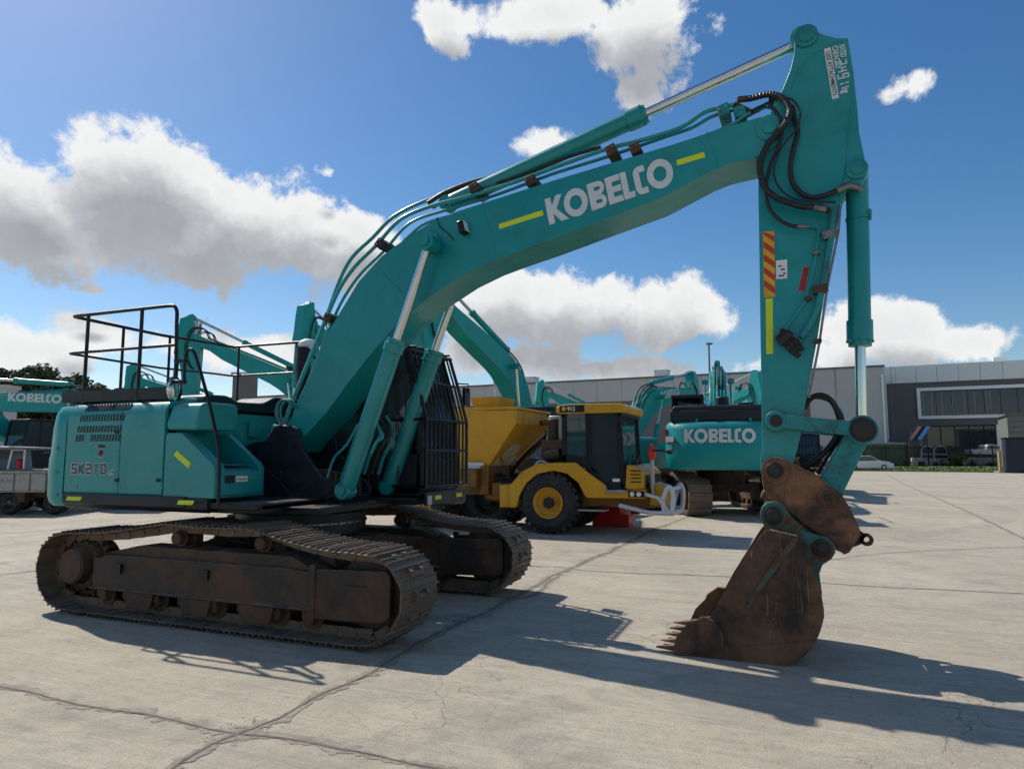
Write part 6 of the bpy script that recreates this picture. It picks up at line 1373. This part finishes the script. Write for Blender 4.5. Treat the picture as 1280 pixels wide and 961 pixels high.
# unseen clouds added behind and beside the viewer, as neutral fill light
r2_ = random.Random(11)
a0 = YAW
for k in range(13):
    CL.append((a0 - math.pi*2 if False else 0,0,1,1,-9)) if False else None
for k,(da,e,ra,re) in enumerate(((-1.35,.4,.25,.14),(-1.95,.5,.38,.2),(-2.6,.45,.35,.18),(2.0,.45,.32,.18),(2.8,.6,.4,.2))):
    a = a0+da; a = (a+math.pi)%(2*math.pi)-math.pi; CL.append((a,e,ra,re,1.0))
grp = cloud_group(CL)
def wm(op,a,b_=None,clamp=False):
    x=N.new('ShaderNodeMath'); x.operation=op; x.use_clamp=clamp
    for k,v in enumerate((a,b_)):
        if v is None: continue
        if isinstance(v,(int,float)): x.inputs[k].default_value=v
        else: L.new(v,x.inputs[k])
    return x.outputs[0]
sp = N.new('ShaderNodeSeparateXYZ'); L.new(tc.outputs['Generated'], sp.inputs[0])
A = wm('ARCTAN2', sp.outputs[1], sp.outputs[0]); E = wm('ARCSINE', sp.outputs[2])
g1 = N.new('ShaderNodeGroup'); g1.node_tree = grp; g2 = N.new('ShaderNodeGroup'); g2.node_tree = grp
L.new(A,g1.inputs[0]); L.new(E,g1.inputs[1]); L.new(tc.outputs['Generated'],g1.inputs[2])
# second sample, a little closer to the sun: gives each puff a bright and a shaded side
off = N.new('ShaderNodeVectorMath'); off.operation='ADD'; off.inputs[1].default_value = Vector((0,0,1))*.055+SUNV*.01; L.new(tc.outputs['Generated'],off.inputs[0])
nrm = N.new('ShaderNodeVectorMath'); nrm.operation='NORMALIZE'; L.new(off.outputs[0],nrm.inputs[0])
sp2 = N.new('ShaderNodeSeparateXYZ'); L.new(nrm.outputs[0], sp2.inputs[0])
L.new(wm('ARCTAN2',sp2.outputs[1],sp2.outputs[0]),g2.inputs[0]); L.new(wm('ARCSINE',sp2.outputs[2]),g2.inputs[1]); L.new(nrm.outputs[0],g2.inputs[2])
def wr(v,a,b_,c=0.,d=1.,smooth=False):
    r=N.new('ShaderNodeMapRange'); 
    if smooth: r.interpolation_type='SMOOTHSTEP'
    for i,x in enumerate((a,b_,c,d)): r.inputs[i+1].default_value=x
    L.new(v,r.inputs[0]); return r.outputs[0]
mask = wr(g1.outputs[0], .02, .40, 0, 1, True)
thick = wm('ADD', wr(g2.outputs[1], -.02, .62, 0, .85), wr(g1.outputs[0], .3, 1.1, 0, .15))
shade = thick
cr = N.new('ShaderNodeValToRGB'); e = cr.color_ramp.elements
e[0].position=0; e[0].color=(17.4,17.5,17.5,1); e[1].position=1; e[1].color=(7.0,7.4,8.0,1)
x = cr.color_ramp.elements.new(.28); x.color=(14.2,14.4,14.6,1); x = cr.color_ramp.elements.new(.6); x.color=(9.8,10.1,10.6,1)
L.new(shade, cr.inputs[0])
hs = N.new('ShaderNodeHueSaturation'); hs.inputs['Saturation'].default_value = 1.3; hs.inputs['Value'].default_value=2.1; hs.inputs['Hue'].default_value=.5; L.new(sky.outputs[0], hs.inputs['Color'])
mx = N.new('ShaderNodeMix'); mx.data_type='RGBA'; L.new(mask,mx.inputs[0]); L.new(hs.outputs[0],mx.inputs[6]); L.new(cr.outputs[0],mx.inputs[7])
L.new(mx.outputs[2], bg.inputs['Color'])
w.cycles.sampling_method='MANUAL'; w.cycles.sample_map_resolution = 512

sun = bpy.data.lights.new('sun','SUN'); sun.energy = 4.5; sun.angle = R_(.53); sun.color = (1,.94,.85)
so = bpy.data.objects.new('sun', sun); COL.objects.link(so); so.rotation_euler = SUNV.to_track_quat('Z','Y').to_euler()
cam = bpy.data.cameras.new('camera'); co = bpy.data.objects.new('camera', cam); COL.objects.link(co); S.camera = co
cam.sensor_width = 36; cam.lens = FPX/1280*36; cam.clip_start=.05; cam.clip_end = 3000
M = Matrix((CR, CU, -CF)).transposed(); co.matrix_world = Matrix.Translation(CAM) @ M.to_4x4()
S.view_settings.view_transform='Standard'; S.view_settings.look='None'; S.view_settings.gamma=1; S.view_settings.exposure=0; S.view_settings.use_curve_mapping=False
S.cycles.use_adaptive_sampling=True; S.cycles.adaptive_threshold=.035; S.cycles.adaptive_min_samples=16; S.cycles.max_bounces=5; S.cycles.diffuse_bounces=3; S.cycles.glossy_bounces=3
